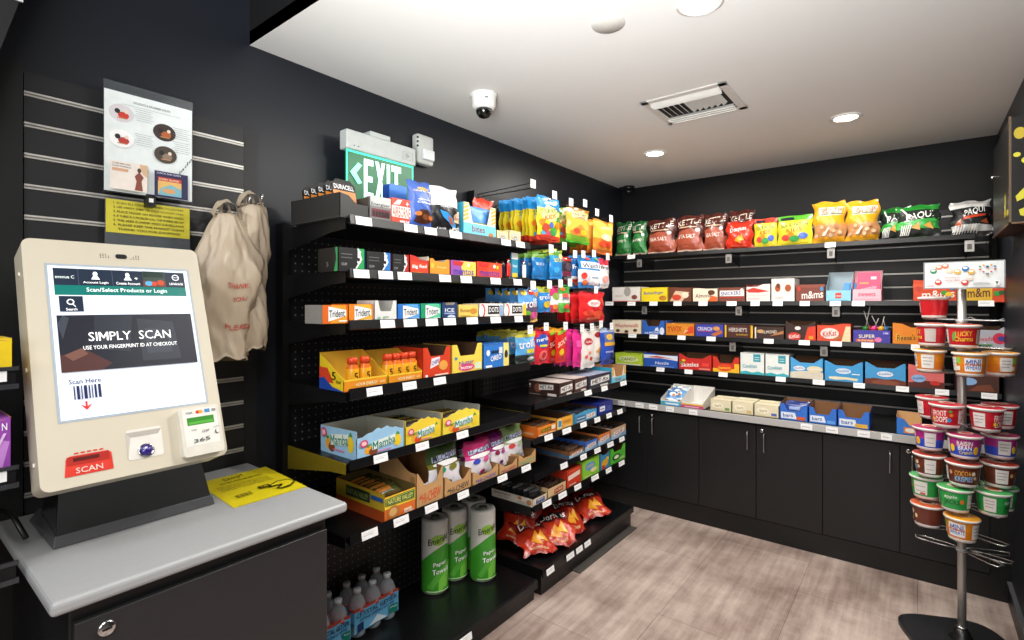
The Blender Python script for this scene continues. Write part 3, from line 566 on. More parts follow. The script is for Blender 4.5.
def card(deco, base, t=.02):
    def f(w, h):
        m = MB(); m.prism([(-w/2, 0), (w/2, 0), (w/2, h*.96), (w*.45, h), (-w*.45, h), (-w/2, h*.96)], (0,0,0), (1,0,0), (0,0,1), t, M(base, .35)); art(m, flat((-w/2, 0, 0), (w,0,0), (0,0,h)), deco); return m
    return f
PL(370, 391, s1, card([('r', 0, .62, 1, 1, '#b9bcb8'), ('t', 'Energizer', .5, .68, .92, .16, '#1c1c1c'), ('r', .05, .2, .95, .52, '#6a2330')]+[('e', .15+.14*i, .33, .055, .12, '#1c1214') for i in range(6)]+[('r', 0, 0, 1, .12, '#4d4d4d')], '#7a7775', .03), 'battery_pack', 'grey and maroon battery card beside the dark grey battery box', 'batteries', 197)
PL(389, 407, s1, card([('r', 0, .45, 1, 1, '#3a76c8'), ('t', 'Advil', .5, .55, .7, .25, '#ffffff'), ('r', .1, .3, .9, .42, '#d8503a')], '#234a9a', .04), 'medicine_box', 'small blue box standing behind the red and white box', 'medicine', 185, x=-1.56)
PL(391.5, 411, s1, card([('r', 0, .30, 1, .72, '#f2ece6'), ('t', 'AIRBORNE', .5, .5, .94, .38, '#d8462e'), ('t', '+', .8, .84, .14, .16, '#ffffff'), ('p', [(.06, .75), (.3, .95), (.5, .95), (.4, .78)], '#ffffff'), ('r', 0, 0, 1, .05, '#b53322'), ('t', 'IMMUNE', .65, .15, .5, .1, '#ffffff')], '#d8442c', .09), 'medicine_box', 'red box with white lettering between batteries and blue pouch', 'medicine', 199)
def pouch(bands, deco, t=.06, seed=1, cr=.0025): return lambda w, h: bag(w, h, t, bands, deco, seed=seed, puff=1.3, crumple=cr, seal=.03)
def lean(o, a):
    o.rotation_euler = (a, 0, o.rotation_euler.z); return o
lean(PL(409, 432, s1, pouch([(1, '#3c5fae')], [('e', .5, .82, .24, .035, '#c9a35a'), ('t', 'Ghirardelli', .5, .77, .8, .045, '#e8d9b8'), ('t', 'MILK CHOCOLATE', .5, .58, .55, .025, '#ffffff'), ('t', 'Caramel', .5, .52, .6, .04, '#ffffff'), ('p', [(.08, .12), (.3, .08), (.75, .1), (.95, .2), (.7, .36), (.3, .38)], '#3d2015'), ('e', .22, .28, .12, .045, '#c7722e'), ('e', .78, .22, .14, .05, '#b9642a'), ('e', .5, .22, .16, .055, '#6d3a1d')], seed=5), 'chocolate_pouch', 'tall blue chocolate pouch on the top shelf', 'chocolate bag', 181), radians(-4))
lean(PL(430, 459, s1, pouch([(.58, '#15161a'), (1, '#dcdcda')], [('t', 'Lindt', .3, .84, .4, .06, '#c9c9c4'), ('t', 'CLASSIC', .42, .53, .42, .03, '#e6e6e6'), ('p', [(.2, .45), (.45, .40), (.85, .12), (.7, .1), (.3, .3)], '#2f86c4'), ('p', [(.42, .35), (.55, .3), (.7, .16), (.55, .18)], '#b05a32'), ('e', .74, .06, .1, .04, '#d9c7b2'), ('t', 'Lindt', .3, .06, .3, .04, '#ffffff')], seed=6), 'chocolate_pouch', 'white and black chocolate pouch right of the blue one', 'chocolate bag', 187), radians(-4))
PL(447, 459, s1, pouch([(.45, '#17171a'), (1, '#cfae86')], [('e', .5, .72, .3, .16, '#8a5a32'), ('t', 'Lindt', .5, .2, .8, .2, '#ffffff')], .03, 7, .001), 'chocolate_pouch', 'small black and tan chocolate packet in front of teal stripe box', 'chocolate bag', 211, x=XF+.004)
teal = lambda st, hx, art_: (lambda w, h: tray(w, .17, h*.98, h, h*.42, 'u', '#6fc3df', KRAFT, art_, [('r', 0, 0, 1, 1, '#2f9fc0'), ('t', 'BARS', .5, .7, .3, .1, '#c9ecf5')], curve=False))
STRP = [('r', .0, 0, 1, .0+.95, '#6fc3df'), ('t', 'crisps', .5, .55, .42, .34, '#a8623a'), ('e', .84, .3, .09, .2, '#b5742e')]
def stripes(mb, w, h, z0):
    mp = flat((-w/2, 0, 0), (w,0,0), (0,0,h))
    for u0, u1 in ((.0, .155), (.845, 1.0)):
        for i in range(5):
            v = z0+(1-z0)*i/5; art(mb, mp, [('p', [(u0, v), (u1, v+.1), (u1, min(.99, v+.19)), (u0, v+.09)], '#d3a548')])
    return mb
def tealbox(w, h):
    m = tray(w, .17, h, h, h*.42, 'u', '#f2ead8', KRAFT, [], [('r', 0, 0, 1, 1, '#2f9fc0'), ('t', 'BARS', .5, .7, .3, .1, '#c9ecf5')], curve=False); stripes(m, w, h, .42); art(m, flat((-w/2, 0, 0), (w,0,0), (0,0,h)), [('r', 0, 0, 1, .40, '#6fc3df'), ('t', 'bites', .45, .25, .4, .2, '#8a4a2a'), ('e', .84, .12, .08, .07, '#b5742e')]); return m
o = PL(463, 496, s1, tealbox, 'display_box', 'teal cut-out display box with orange stripes on the top shelf', 'display box', 205)
lean(PL(468, 491, s1, pouch([(.5, '#7d8f4f'), (1, '#4f8ed0')], [('e', .4, .35, .3, .1, '#ffffff')], .03, 4, .001), 'snack_pouch', 'blue and olive pouch standing inside the teal striped box', 'snack bag', 208, x=XF-.03), 0)
lean(PL(473, 493, s1, pouch([(1, '#c73a22')], [('e', .5, .5, .3, .2, '#e8a02a')], .05, 9, .004), 'snack_pouch', 'red snack pouch behind the teal striped box', 'snack bag', 199, x=XF-.2), 0)
for i, (a, b) in enumerate(((496.5, 508.8), (509, 521))):
    PL(a, b, s1, lambda w, h: tray(w, .10, h, h, h, 'flat', '#d9c894', KRAFT, [('e', .5, .5, .33, .26, '#8fa0c4'), ('e', .5, .5, .25, .18, '#d9c894'), ('t', 'mints', .5, .5, .3, .2, '#3a4a7a')], lid=True), 'mint_box', ['small cream box next to the teal striped box', 'small cream box at the right end of the top shelf'][i], 'mint box', 231, group='cream boxes on the top shelf')
# ---- second shelf (gum) ----------------------------------------------------------------------
def five(c):
    return lambda w, h: tray(w, .12, h, h, h*.75, 'flat', '#141516', '#222222', [('p', [(.60, 0), (.98, 0), (.98, 1), (.72, 1), (.86, .55)], c), ('p', [(.56, 0), (.62, 0), (.90, .55), (.76, 1), (.70, 1), (.83, .55)], '#e8e8e8'), ('t', '5', .78, .62, .16, .55, '#ffffff'), ('t', 'GUM', .2, .3, .2, .12, '#9a9a9a'), ('r', .08, .55, .5, .6, '#5a5a5a'), ('r', .08, .7, .5, .74, '#6a6a6a')], [('r', .78, 0, 1, 1, '#1d1e20'), ('p', [(.8, 0), (.97, 0), (.97, 1), (.86, 1), (.92, .5)], c), ('t', '5', .5, .3, .1, .2, '#777777')], lid=True)
PL(338, 365, s2, five('#2f9e58'), 'gum_box', 'black and green gum box at the left end of the second shelf', 'gum box', 248)
PL(366, 391, s2, five('#2f78c4'), 'gum_box', 'black and blue gum box on the second shelf', 'gum box', 252)
PL(392, 409, s2, five('#b52a22'), 'gum_box', 'black and red gum box on the second shelf', 'gum box', 254.5)
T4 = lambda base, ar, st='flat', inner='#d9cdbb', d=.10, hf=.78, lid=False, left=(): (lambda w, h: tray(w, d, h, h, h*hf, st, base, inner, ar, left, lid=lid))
PL(409.5, 429, s2, T4('#c22a1c', [('p', [(.05, .1), (.95, .05), (.95, .8), (.05, .9)], '#d8442a'), ('t', 'Big Red', .5, .55, .75, .28, '#ffffff', .06), ('r', .15, .1, .6, .2, '#f2b03a')], 'slope'), 'gum_box', 'red cinnamon gum box on the second shelf', 'gum box', 255.5)
PL(429.5, 450, s2, T4('#e8912a', [('t', 'fruit gum', .6, .62, .45, .14, '#ffe9b0'), ('r', .05, .55, .2, .85, '#f2c24a')], 'u', hf=.85), 'gum_box', 'plain orange gum box left of the purple candy roll box', 'gum box', 259)
men = lambda c1, c2: [('r', 0, 0, 1, .98, c1), ('p', [(.5, .02), (1, .02), (1, .98), (.35, .98)], c2), ('t', 'mentos', .5, .35, .8, .34, '#2a3a9a'), ('p', [(.06, .95), (.5, .95), (.42, .7), (.12, .72)], '#c22f2a'), ('e', .68, .78, .05, .11, '#f2f2f2'), ('e', .8, .74, .05, .11, '#e8c02a')]
PL(450.5, 476, s2, T4('#a54a9a', men('#9a55a8', '#f0c65a'), hf=.95, lid=True), 'candy_roll_box', 'purple and yellow candy roll box on the second shelf', 'candy box', 261)
PL(476.5, 502, s2, T4('#d83a22', men('#d8402a', '#e0502e'), hf=.95, lid=True), 'candy_roll_box', 'red candy roll box at right on the second shelf', 'candy box', 262.5)
yc, w = spanL(505, 529, XF); lt = MB().box(-w/2, .0, 0, w/2, .13, .018, BLK).box(-w/2, .125, 0, w/2, .13, .05, BLK); art(lt, flat((-w/2, 0, 0), (w,0,0), (0,0,.018)), [('t', 'Lucky', .3, .5, .25, .8, '#dddddd')]); tag(lt.build('lighter_stand', None, (XF, yc, s2), R90), 'low black stand holding upright lighters on the second shelf', 'stand')
for i, (px, xx, c, lab) in enumerate(((508.5, XF-.02, '#c8281e', 'red lighter standing at the front of the black stand'), (524, XF-.02, '#e2e2de', 'white lighter standing at the front of the black stand'), (497, XF-.12, '#20355a', 'dark lighter behind the red candy roll box'), (503, XF-.12, '#3a2a5a', 'dark purple lighter behind the red candy roll box'), (515, XF-.06, '#2a6a3a', 'green lighter half hidden on the black stand'))):
    m = MB().lathe([(.0115, 0), (.0125, .004), (.0125, .058), (.0105, .062)], 20, M(c, .25), sc=(1, .62)); m.lathe([(.0095, .062), (.0095, .074), (.006, .078), (0, .078)], 16, CHROME, sc=(1, .7)); m.box(-.006, -.004, .074, .002, .004, .082, M('#c22a20'))
    tag(m.build('lighter', None, (xx, KL(px)*xx, s2+.0185), R90), lab, 'lighter')
PL(511.5, 518, s2, card([('r', 0, .78, 1, 1, '#e9e9e6'), ('r', .1, .1, .9, .3, '#e8c22a'), ('t', 'fresh', .5, .55, .7, .1, '#ffffff')], '#2f8fae', .006), 'blister_card', 'teal blister card between the red and white lighters', 'blister pack', 253, x=XF-.045)
# ---- third shelf -----------------------------------------------------------------------------
tri = lambda c1, c2, dk='#222222': [('r', 0, 0, 1, .98, c1), ('p', [(.32, .02), (.92, .02), (.98, .5), (.9, .98), (.32, .98), (.4, .5)], c2), ('p', [(.22, .12), (.92, .40), (.92, .72), (.22, .92)], '#ffffff'), ('t', 'Trident', .56, .54, .62, .40, dk, .05), ('r', .62, .1, .95, .17, '#ffffff')]
PL(322, 348, s3, T4('#e06a22', tri('#e06a22', '#f0a02e'), hf=.98, lid=True, left=[('r', 0, 0, 1, 1, '#8a8a86')]), 'gum_box', 'orange gum box at the left end of the third shelf', 'gum box', 305)
PL(348.5, 373, s3, T4('#e87a22', tri('#e8862a', '#f4b43a'), hf=.98, lid=True), 'gum_box', 'yellow orange gum box second from left on the third shelf', 'gum box', 304)
PL(374, 397, s3, T4('#e2e2de', [('t', 'gum', .5, .4, .25, .25, '#4a8a6a'), ('e', .2, .35, .08, .16, '#9ac8b0')], 'u', '#c9c9c4', hf=.5), 'gum_box', 'white empty gum tray with cut-out front on the third shelf', 'display box', 300.5)
PL(397.5, 420, s3, T4('#2f74c8', tri('#2f74c8', '#58a4e0'), hf=.98, lid=True), 'gum_box', 'bright blue gum box on the third shelf', 'gum box', 304)
PL(420.5, 441, s3, T4('#1f9a6a', tri('#1f9a6a', '#58c49a'), hf=.98, lid=True), 'gum_box', 'green gum box on the third shelf', 'gum box', 303.5)
PL(441.5, 457.5, s3, T4('#223a6a', [('t', 'ICE', .5, .66, .6, .26, '#e6eef8'), ('r', .15, .4, .85, .48, '#9ab0d8'), ('e', .6, .2, .25, .14, '#c9d4e8')], 'u', hf=.85), 'mint_box', 'dark blue mint box on the third shelf', 'mint box', 302.5)
PL(458, 478.5, s3, T4('#e3c460', [('t', 'Butter', .35, .6, .5, .25, '#9a5a22'), ('e', .75, .55, .18, .2, '#c98a3a'), ('r', .1, .2, .6, .26, '#b5863a')], hf=.95, lid=True), 'candy_roll_box', 'pale yellow candy box on the third shelf', 'candy box', 304.5)
dots = [('e', .12, .5, .12, .46, '#cf3a35'), ('e', .08, .5, .1, .38, '#f2efe8'), ('r', .34, .30, .82, .86, '#161616'), ('t', 'DOTS', .58, .58, .40, .34, '#ffffff'), ('r', .84, .1, .98, .9, '#8fa8cc')]
PL(479, 503.5, s3, T4('#efece4', dots, hf=.97, lid=True), 'candy_roll_box', 'white candy box with black name panel on the third shelf', 'candy box', 303.5)
PL(504, 526, s3, T4('#efece4', dots[:4]+[('r', .86, .05, 1, .95, '#e8c03a')], hf=.97, lid=True), 'candy_roll_box', 'white candy box with yellow end stripe, rightmost on the third shelf', 'candy box', 303.5)
# ---- fourth shelf ----------------------------------------------------------------------------
def hour(w, h):
    m = tray(w, .14, h*1.0, h*.32, h*.32, 'flat', '#e5901f', '#e8b83a', [('r', 0, .85, 1, 1, '#f2c83a'), ('t', 'HOUR ENERGY', .52, .5, .5, .28, '#fff0c0'), ('r', 0, 0, 1, .12, '#e06a1a'), ('t', 'SHOT', .88, .5, .12, .2, '#fff0c0')], curve=False, sidec='#f0cf2a')
    mp = flat((-w/2-.0002, .14, 0), (0,-.14,0), (0,0,h))
    art(m, mp, [('p', [(0, .2), (0, .62), (.35, .6), (.6, .2)], '#d8472a'), ('p', [(0, 0), (0, .3), (.2, .34), (.55, .1), (.98, .02), (.98, 0)], '#2448a8'), ('t', '5', .62, .40, .16, .22, '#141414'), ('t', 'hour', .82, .26, .2, .1, '#141414')]); return m
for i, (a, b, n, lab) in enumerate(((343, 387.5, 2, 'yellow energy shot tray with two bottles, left end of fourth shelf'), (388, 422.5, 4, 'orange energy shot tray with four bottles beside the red cookie box'))):
    o = PL(a, b, s4, hour, 'energy_shot_tray', lab, 'display box', 353 if i == 0 else 351, group='energy shot trays'); w = o['w']
    for j in range(n):
        m = MB(); RD = G('#cf3a1c'); YL = G('#e8a81e')
        m.lathe([(.0165, 0), (.018, .004), (.018, .02), (.018, .05), (.018, .068), (.0125, .082), (.0125, .086)], 24, [RD, G('#2a50a8'), YL, YL, G('#e0701e'), RD]); m.lathe([(.0145, .084), (.0145, .102), (.012, .105), (0, .105)], 24, [G('#e0461f'), G('#e0461f'), G('#e86a3a')])
        lc = flat((-.008, -.0182, .028), (.016,0,0), (0,0,.03)); art(m, lc, [('t', '5', .5, .5, .7, .8, '#151515')])
        u = (.30+.28*j if i == 0 else .12+.235*j)
        eb = m.build('energy_shot_bottle', None, Vector(o.location)+Vector((-.028 if i == 0 else -.030, (u-.5)*w, .003)), R90); eb.scale = (1.22, 1.22, 1.0); tag(eb, 'small red and yellow energy shot bottle in the %s tray' % ('leftmost yellow' if i == 0 else 'second orange'), 'bottle', 'shot bottles in the leftmost tray' if i == 0 else 'shot bottles in the second tray')
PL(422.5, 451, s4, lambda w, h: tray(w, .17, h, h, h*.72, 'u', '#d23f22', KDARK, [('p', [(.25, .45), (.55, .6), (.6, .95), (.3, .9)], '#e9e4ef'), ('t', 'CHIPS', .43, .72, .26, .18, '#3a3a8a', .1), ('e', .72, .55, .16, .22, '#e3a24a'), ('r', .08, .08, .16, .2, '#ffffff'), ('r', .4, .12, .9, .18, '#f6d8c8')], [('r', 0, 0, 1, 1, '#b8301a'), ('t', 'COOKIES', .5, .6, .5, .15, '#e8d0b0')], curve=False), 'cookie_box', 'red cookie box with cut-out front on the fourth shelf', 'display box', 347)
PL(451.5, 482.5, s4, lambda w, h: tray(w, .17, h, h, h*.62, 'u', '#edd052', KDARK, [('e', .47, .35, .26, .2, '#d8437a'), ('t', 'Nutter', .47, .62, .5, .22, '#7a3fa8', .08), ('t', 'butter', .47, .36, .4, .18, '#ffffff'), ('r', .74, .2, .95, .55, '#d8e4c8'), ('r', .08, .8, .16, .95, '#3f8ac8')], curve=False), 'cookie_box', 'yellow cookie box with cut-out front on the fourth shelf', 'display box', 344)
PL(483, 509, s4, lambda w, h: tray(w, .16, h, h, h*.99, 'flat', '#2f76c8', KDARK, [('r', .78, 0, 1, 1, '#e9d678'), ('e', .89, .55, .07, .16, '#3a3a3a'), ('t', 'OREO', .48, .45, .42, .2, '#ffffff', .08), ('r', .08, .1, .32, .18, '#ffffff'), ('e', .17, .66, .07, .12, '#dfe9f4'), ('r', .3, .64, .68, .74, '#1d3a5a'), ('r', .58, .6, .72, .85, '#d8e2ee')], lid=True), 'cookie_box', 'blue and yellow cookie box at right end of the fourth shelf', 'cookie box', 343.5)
# ---- fifth shelf: fruit chew trays -----------------------------------------------------------
def chew(base, acc):
    fr = [('e', .25, .35, .1, .2, '#f0a93a'), ('e', .33, .25, .09, .17, acc), ('e', .85, .5, .08, .28, '#f2d02e'), ('p', [(.8, .78), (.9, .78), (.85, .95)], '#4a9a3a'), ('p', [(.22, .5), (.30, .64), (.16, .6)], '#3a9a3a'), ('p', [(.3, .32), (.78, .44), (.8, .84), (.3, .7)], '#e6efe6'), ('t', 'Mamba', .55, .57, .48, .36, '#0f7f74', .12), ('r', .4, .18, .7, .23, '#d87aa0'), ('e', .13, .72, .08, .17, '#d8456a'), ('e', .13, .72, .05, .1, '#f4c8d4')]
    return lambda w, h: tray(w, .215, h*.92, h*.98, h*.74, 'wave', base, '#a9a89c', fr, [(k[0], *k[1:]) for k in fr], curve=False)
o1 = PL(356, 404.5, s5, chew('#9cc8e8', '#8a4a2a'), 'candy_tray', 'light blue fruit chew tray, leftmost on the fifth shelf', 'display box', 426, group='fruit chew trays')
o2 = PL(405, 441.5, s5, chew('#f0d03e', '#e0562a'), 'candy_tray', 'yellow fruit chew tray in the middle of the fifth shelf', 'display box', 416.5, group='fruit chew trays')
o3 = PL(442, 480, s5, chew('#efd94a', '#e0562a'), 'candy_tray', 'yellow fruit chew tray, rightmost on the fifth shelf', 'display box', 408, group='fruit chew trays')
for o, n, lab in ((o2, 3, 'dark fruit chew pack lying in the middle yellow tray'), (o3, 2, 'dark fruit chew pack lying in the right yellow tray')):
    for i in range(n):
        b = bag(.16, .045, .02, [(.1, '#3a2a1c'), (.9, ['#3d3a2c', '#5a4a1e', '#2c3a22'][i % 3]), (1, '#3a2a1c')], [('t', 'chews', .5, .5, .5, .4, '#b89a3a')], seed=i, puff=2, crumple=.001, nu=8, nv=6).build('candy_pack', None, Vector(o.location)+Vector((-.06-.055*i, 0, .06)), 0); b.rotation_euler = (radians(-84), 0, R90); tag(b, lab, 'candy pack', 'packs in the fruit chew trays')
# ---- sixth shelf -----------------------------------------------------------------------------
def valley(w, h):
    fr = [('r', 0, 0, 1, .5, '#e0702a'), ('r', 0, .5, 1, .98, '#f0cf3a'), ('p', [(.02, .62), (.98, .55), (.98, .95), (.02, .92)], '#2c5a34'), ('p', [(.04, .65), (.96, .58), (.96, .92), (.04, .89)], '#e8d84a'), ('p', [(.05, .66), (.95, .60), (.95, .905), (.05, .875)], '#2f6a3a'), ('t', 'NATURE VALLEY', .5, .76, .82, .19, '#f0e27a', -.02), ('e', .27, .32, .19, .27, '#b9743a'), ('e', .25, .34, .12, .17, '#d8a868'), ('r', .6, .2, .85, .3, '#f2d8b0'), ('t', 'PROTEIN', .76, .15, .3, .07, '#ffffff')]
    lf = [('r', 0, .0, 1, .40, '#a8481f'), ('r', 0, .4, 1, 1, '#c9a92e'), ('p', [(.22, .52), (.72, .52), (.72, .9), (.22, .9)], '#26402a'), ('t', 'NATURE VALLEY', .47, .7, .44, .2, '#a8b060'), ('r', .74, .7, .98, .85, '#2f60a8')]
    return tray(w, .29, h*.98, h*.95, h*.85, 'flat', '#d8832a', '#6a5a30', fr, lf, curve=False)
o = PL(384, 415.5, s6, valley, 'granola_bar_tray', 'green and orange granola bar tray at the left end of the sixth shelf', 'display box', 488); w = o['w']
for i in range(6):
    b = bag(w*.8, .05, .028, [(.1, '#5a4a20'), (.9, '#3f4a22'), (1, '#5a4a20')], [('r', .05, .3, .6, .7, '#b5702a')], seed=20+i, puff=2, crumple=.0015, nu=8, nv=6).build('granola_bar', None, Vector(o.location)+Vector((-.055-.03*i, 0, .068+.003*(i % 2))), 0); b.rotation_euler = (radians(-62), 0, R90+.06*sin(i*3)); tag(b, 'green and orange granola bar lying in the granola bar tray', 'granola bar', 'granola bars in their tray')
def hic(c, hb=1.25, word='HI-CHEW', hf=.62): return lambda w, h: tray(w, .22, h*hb, h, h*hf, 'v', '#c79a68', '#8a6238', [('t', word, .56, .45, .70, .46, c, .1), ('p', [(.08, .4), (.16, .62), (.2, .45)], c)], [('r', .85, .1, .97, .9, '#a87a4a')], curve=True)
hA = PL(416, 443.5, s6, hic('#d8522a', 1.35), 'candy_carton', 'kraft candy carton with orange lettering beside the granola tray', 'display box', 470, group='kraft candy cartons')
hB = PL(444, 471.5, s6, hic('#3a3436', 1.0), 'candy_carton', 'kraft candy carton with dark lettering holding a green bag', 'display box', 473, group='kraft candy cartons')
hC = PL(472, 498.5, s6, hic('#4a5aa8', 1.0), 'candy_carton', 'kraft candy carton with blue lettering holding a pink bag', 'display box', 468, group='kraft candy cartons')
hD = PL(499, 517.5, s6, hic('#a83a5a', 1.0), 'candy_carton', 'kraft candy carton with maroon lettering holding a purple bag', 'display box', 461, group='kraft candy cartons')
hE = PL(518, 536, s6, hic('#5ab88a', 1.0), 'candy_carton', 'kraft candy carton with mint green lettering at the right end', 'display box', 452, group='kraft candy cartons')
def chewbag(c1, c2, c3): return [(.48, '#e9e4ea'), (.60, c2), (1, c1)], [('p', [(.1, .64), (.9, .68), (.9, .80), (.1, .76)], '#c9cfe8'), ('t', 'HI-CHEW', .5, .72, .76, .13, '#232a5a', .04), ('e', .5, .58, .40, .06, '#ffffff'), ('e', .3, .44, .13, .07, c3), ('e', .68, .45, .14, .07, c2), ('e', .5, .14, .1, .06, c1)]
for (p0, p1, py, cs, x, z, le, lab) in ((430, 462, 444, ('#3f5a2a', '#7a7a2a', '#2fa87a'), -1.505, .02, -12, 'green chewy candy bag in the kraft carton with dark lettering'), (466, 492, 440, ('#c22a6a', '#e0589a', '#3a4ab0'), -1.505, .02, -8, 'pink chewy candy bag in the kraft carton with blue lettering'),
        (491, 507, 433, ('#7a1f6a', '#a83a8a', '#8a2a4a'), -1.515, .02, -12, 'purple chewy candy bag in the kraft carton with maroon lettering'), (503, 524, 426, ('#8aa86a', '#b8c8a0', '#d84a4a'), -1.53, .02, -8, 'pale green chewy candy bag in the rightmost kraft carton'), (455, 470, 441, ('#4a1f4a', '#6a2a5a', '#a83a6a'), -1.60, .02, -5, 'dark purple candy bag behind the pink one'), (476, 502, 432, ('#8a1a4a', '#a82a5a', '#c83a6a'), -1.60, .02, -5, 'dark pink candy bag standing behind the pink one in front')):
    b_, d_ = chewbag(*cs); o = PL(p0, p1, s6+z, pouch(b_, d_, .05, int(p0), .003), 'candy_bag', lab, 'candy bag', py, x=x, group='chewy candy bags'); lean(o, radians(le))
b = PL(418, 432, s6+.02, pouch([(1, '#dfe6e8')], [('e', .5, .6, .35, .25, '#5ab8d0'), ('e', .7, .4, .15, .15, '#3a9a5a')], .04, 77, .003), 'candy_bag', 'pale blue candy bag low in the kraft carton with orange lettering', 'candy bag', 484, x=-1.50, group='chewy candy bags'); lean(b, radians(-25))
# ---- base deck: paper towels and water -------------------------------------------------------
def towel(w=.061, h=.333):
    m = MB(); GN = G('#3f9a2a'); r = w; WH = G('#cfcdc6'); seg = 40
    prof = [(.5*r, 0), (.94*r, .002), (r, .012)]+[(r, .012+(h-.024)*i/14) for i in range(1, 15)]+[(.95*r, h-.003), (.6*r, h-.001), (.40*r, h-.012)]
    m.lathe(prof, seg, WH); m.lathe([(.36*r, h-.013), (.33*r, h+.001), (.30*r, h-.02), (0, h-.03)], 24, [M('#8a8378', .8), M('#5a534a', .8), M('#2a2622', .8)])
    mp = lambda u, v, o: Vector(((r+.0006+o)*sin((u-.5)*2*pi), -(r+.0006+o)*cos((u-.5)*2*pi), v*h))
    pts = [(i/40, .50+.16*sin((i/40-.34)*2*pi)) for i in range(41)]
    vs = []; fs = []
    for i, (u, v) in enumerate(pts):
        for j in range(9): vs.append(mp(u, .03+(v-.03)*j/8, 0))
    fs = [(i*9+j, (i+1)*9+j, (i+1)*9+j+1, i*9+j+1) for i in range(40) for j in range(8)]; m.add(vs, fs, GN, True)
    li = [('p', [(.5+.0, .05), (.62, .1), (.68, .42), (.6, .40), (.5, .2)], '#7cc84a'), ('p', [(.36, .1), (.42, .08), (.58, .30), (.62, .46), (.5, .33)], '#5ab03a'), ('e', .5, .74, .085, .07, '#8ab83a'), ('t', 'Emerald', .5, .745, .24, .085, '#1c2a18', .07), ('t', 'Paper', .52, .42, .16, .07, '#ffffff', .03), ('t', 'Towels', .53, .33, .2, .07, '#ffffff', .03), ('r', .36, .05, .64, .065, '#c8e0b0')]
    art(m, mp, li, step=.0006, curved=True, mk=G); return m
tp = None
for i, (x, y, rz, lab) in enumerate(((-1.742, 1.652, 62, 'paper towel roll standing leftmost on the bottom deck'), (-1.752, 1.790, 70, 'paper towel roll second from left, partly behind the first'), (-1.750, 1.925, 80, 'paper towel roll at the back, mostly hidden behind the front right roll'), (-1.640, 1.868, 66, 'paper towel roll standing at the front right of the group'))):
    if tp is None: tp = towel().build('paper_towel_roll', None, (x, y, .0955), radians(rz)); o = tp
    else: o = copy_thing(tp, (x, y, .0955), rot=(0, 0, radians(rz)))
    tag(o, lab, 'paper towel roll', 'paper towel rolls on the bottom deck')
PET = M('#c3d4dc', .08, vary=.02, alpha=.42, spec=1.0); CAPW = M('#dfe7ea', .3)
def bottle(x, y, lab, proto=[None], z=.0955):
    if proto[0] is None:
        o = MB().lathe([(.028, 0), (.033, .004), (.034, .02), (.032, .03), (.034, .04), (.034, .052), (.034, .135), (.033, .15), (.024, .175), (.0135, .19), (.0125, .2)], 24, PET).build('water_bottle'); o.scale = (1, 1, .83)
        MB().lathe([(.0152, .197), (.0152, .213), (.014, .216), (0, .216)], 20, CAPW).build('bottle_cap', o)
        LB = G('#3a86b8'); MB().lathe([(.0345, .055), (.0345, .068), (.0345, .118), (.0345, .132)], 24, [LB, G('#5aa6d0'), G('#a8382a')]).build('bottle_label', o); proto[0] = o
    else: o = copy_thing(proto[0])
    o.location = (x, y, z); return tag(o, lab, 'water bottle', 'water bottles in the two wrapped packs')
packs = ((1.115, 1.262+.0, 'nearest the cabinet'), )
for pk, (ya, n, where) in enumerate(((1.075, 2, 'left pack, beside the checkout cabinet'), (1.238, 3, 'right pack, nearer the paper towels'))):
    for r_ in range(2):
        for c_ in range(n): bottle(-1.748-.0715*r_ if pk else -1.742-.0715*r_, ya+.0735*c_, 'clear water bottle in the %s row of the %s' % (('front', 'back')[r_], where))
    yb0, yb1 = ya-.038, ya+.0735*(n-1)+.030; L_ = yb1-yb0; m = MB(); xw = (-1.748 if pk else -1.742)+.0362
    npts = 12*n; R_ = lambda t: xw-.004*(1-abs(cos(pi*(t*n))))
    vs = []; 
    for i in range(npts+1):
        t = i/npts; vs += [(R_(t), yb0+t*L_, zz) for zz in (.120, .202, .214)]
    m.add(vs, [(3*i, 3*i+3, 3*i+4, 3*i+1) for i in range(npts)], G('#69b2da'), True); m.add(vs, [(3*i+1, 3*i+4, 3*i+5, 3*i+2) for i in range(npts)], G('#b0402e'), True)
    art(m, lambda u, v, o: Vector((R_(u)+.001+o, yb0+u*L_, .120+.082*v)), [('t', 'CRYSTAL GEYSER', .5, .80, .92, .22, '#16325a'), ('t', 'ALPINE SPRING WATER', .5, .56, .8, .12, '#24508a'), ('r', .06, .04, .2, .42, '#1d3566'), ('r', .76, .06, .97, .46, '#157a6a'), ('p', [(.3, .06), (.5, .42), (.72, .06)], '#d5e6f0'), ('t', 'Always', .865, .34, .16, .1, '#dff2ea')], step=.0006, curved=True, mk=G)
    tag(m.build('shrink_wrap_band'), 'blue printed wrap band around the %s' % where.replace('pack,', 'water bottle pack,'), 'wrap', 'printed bands around the water packs')
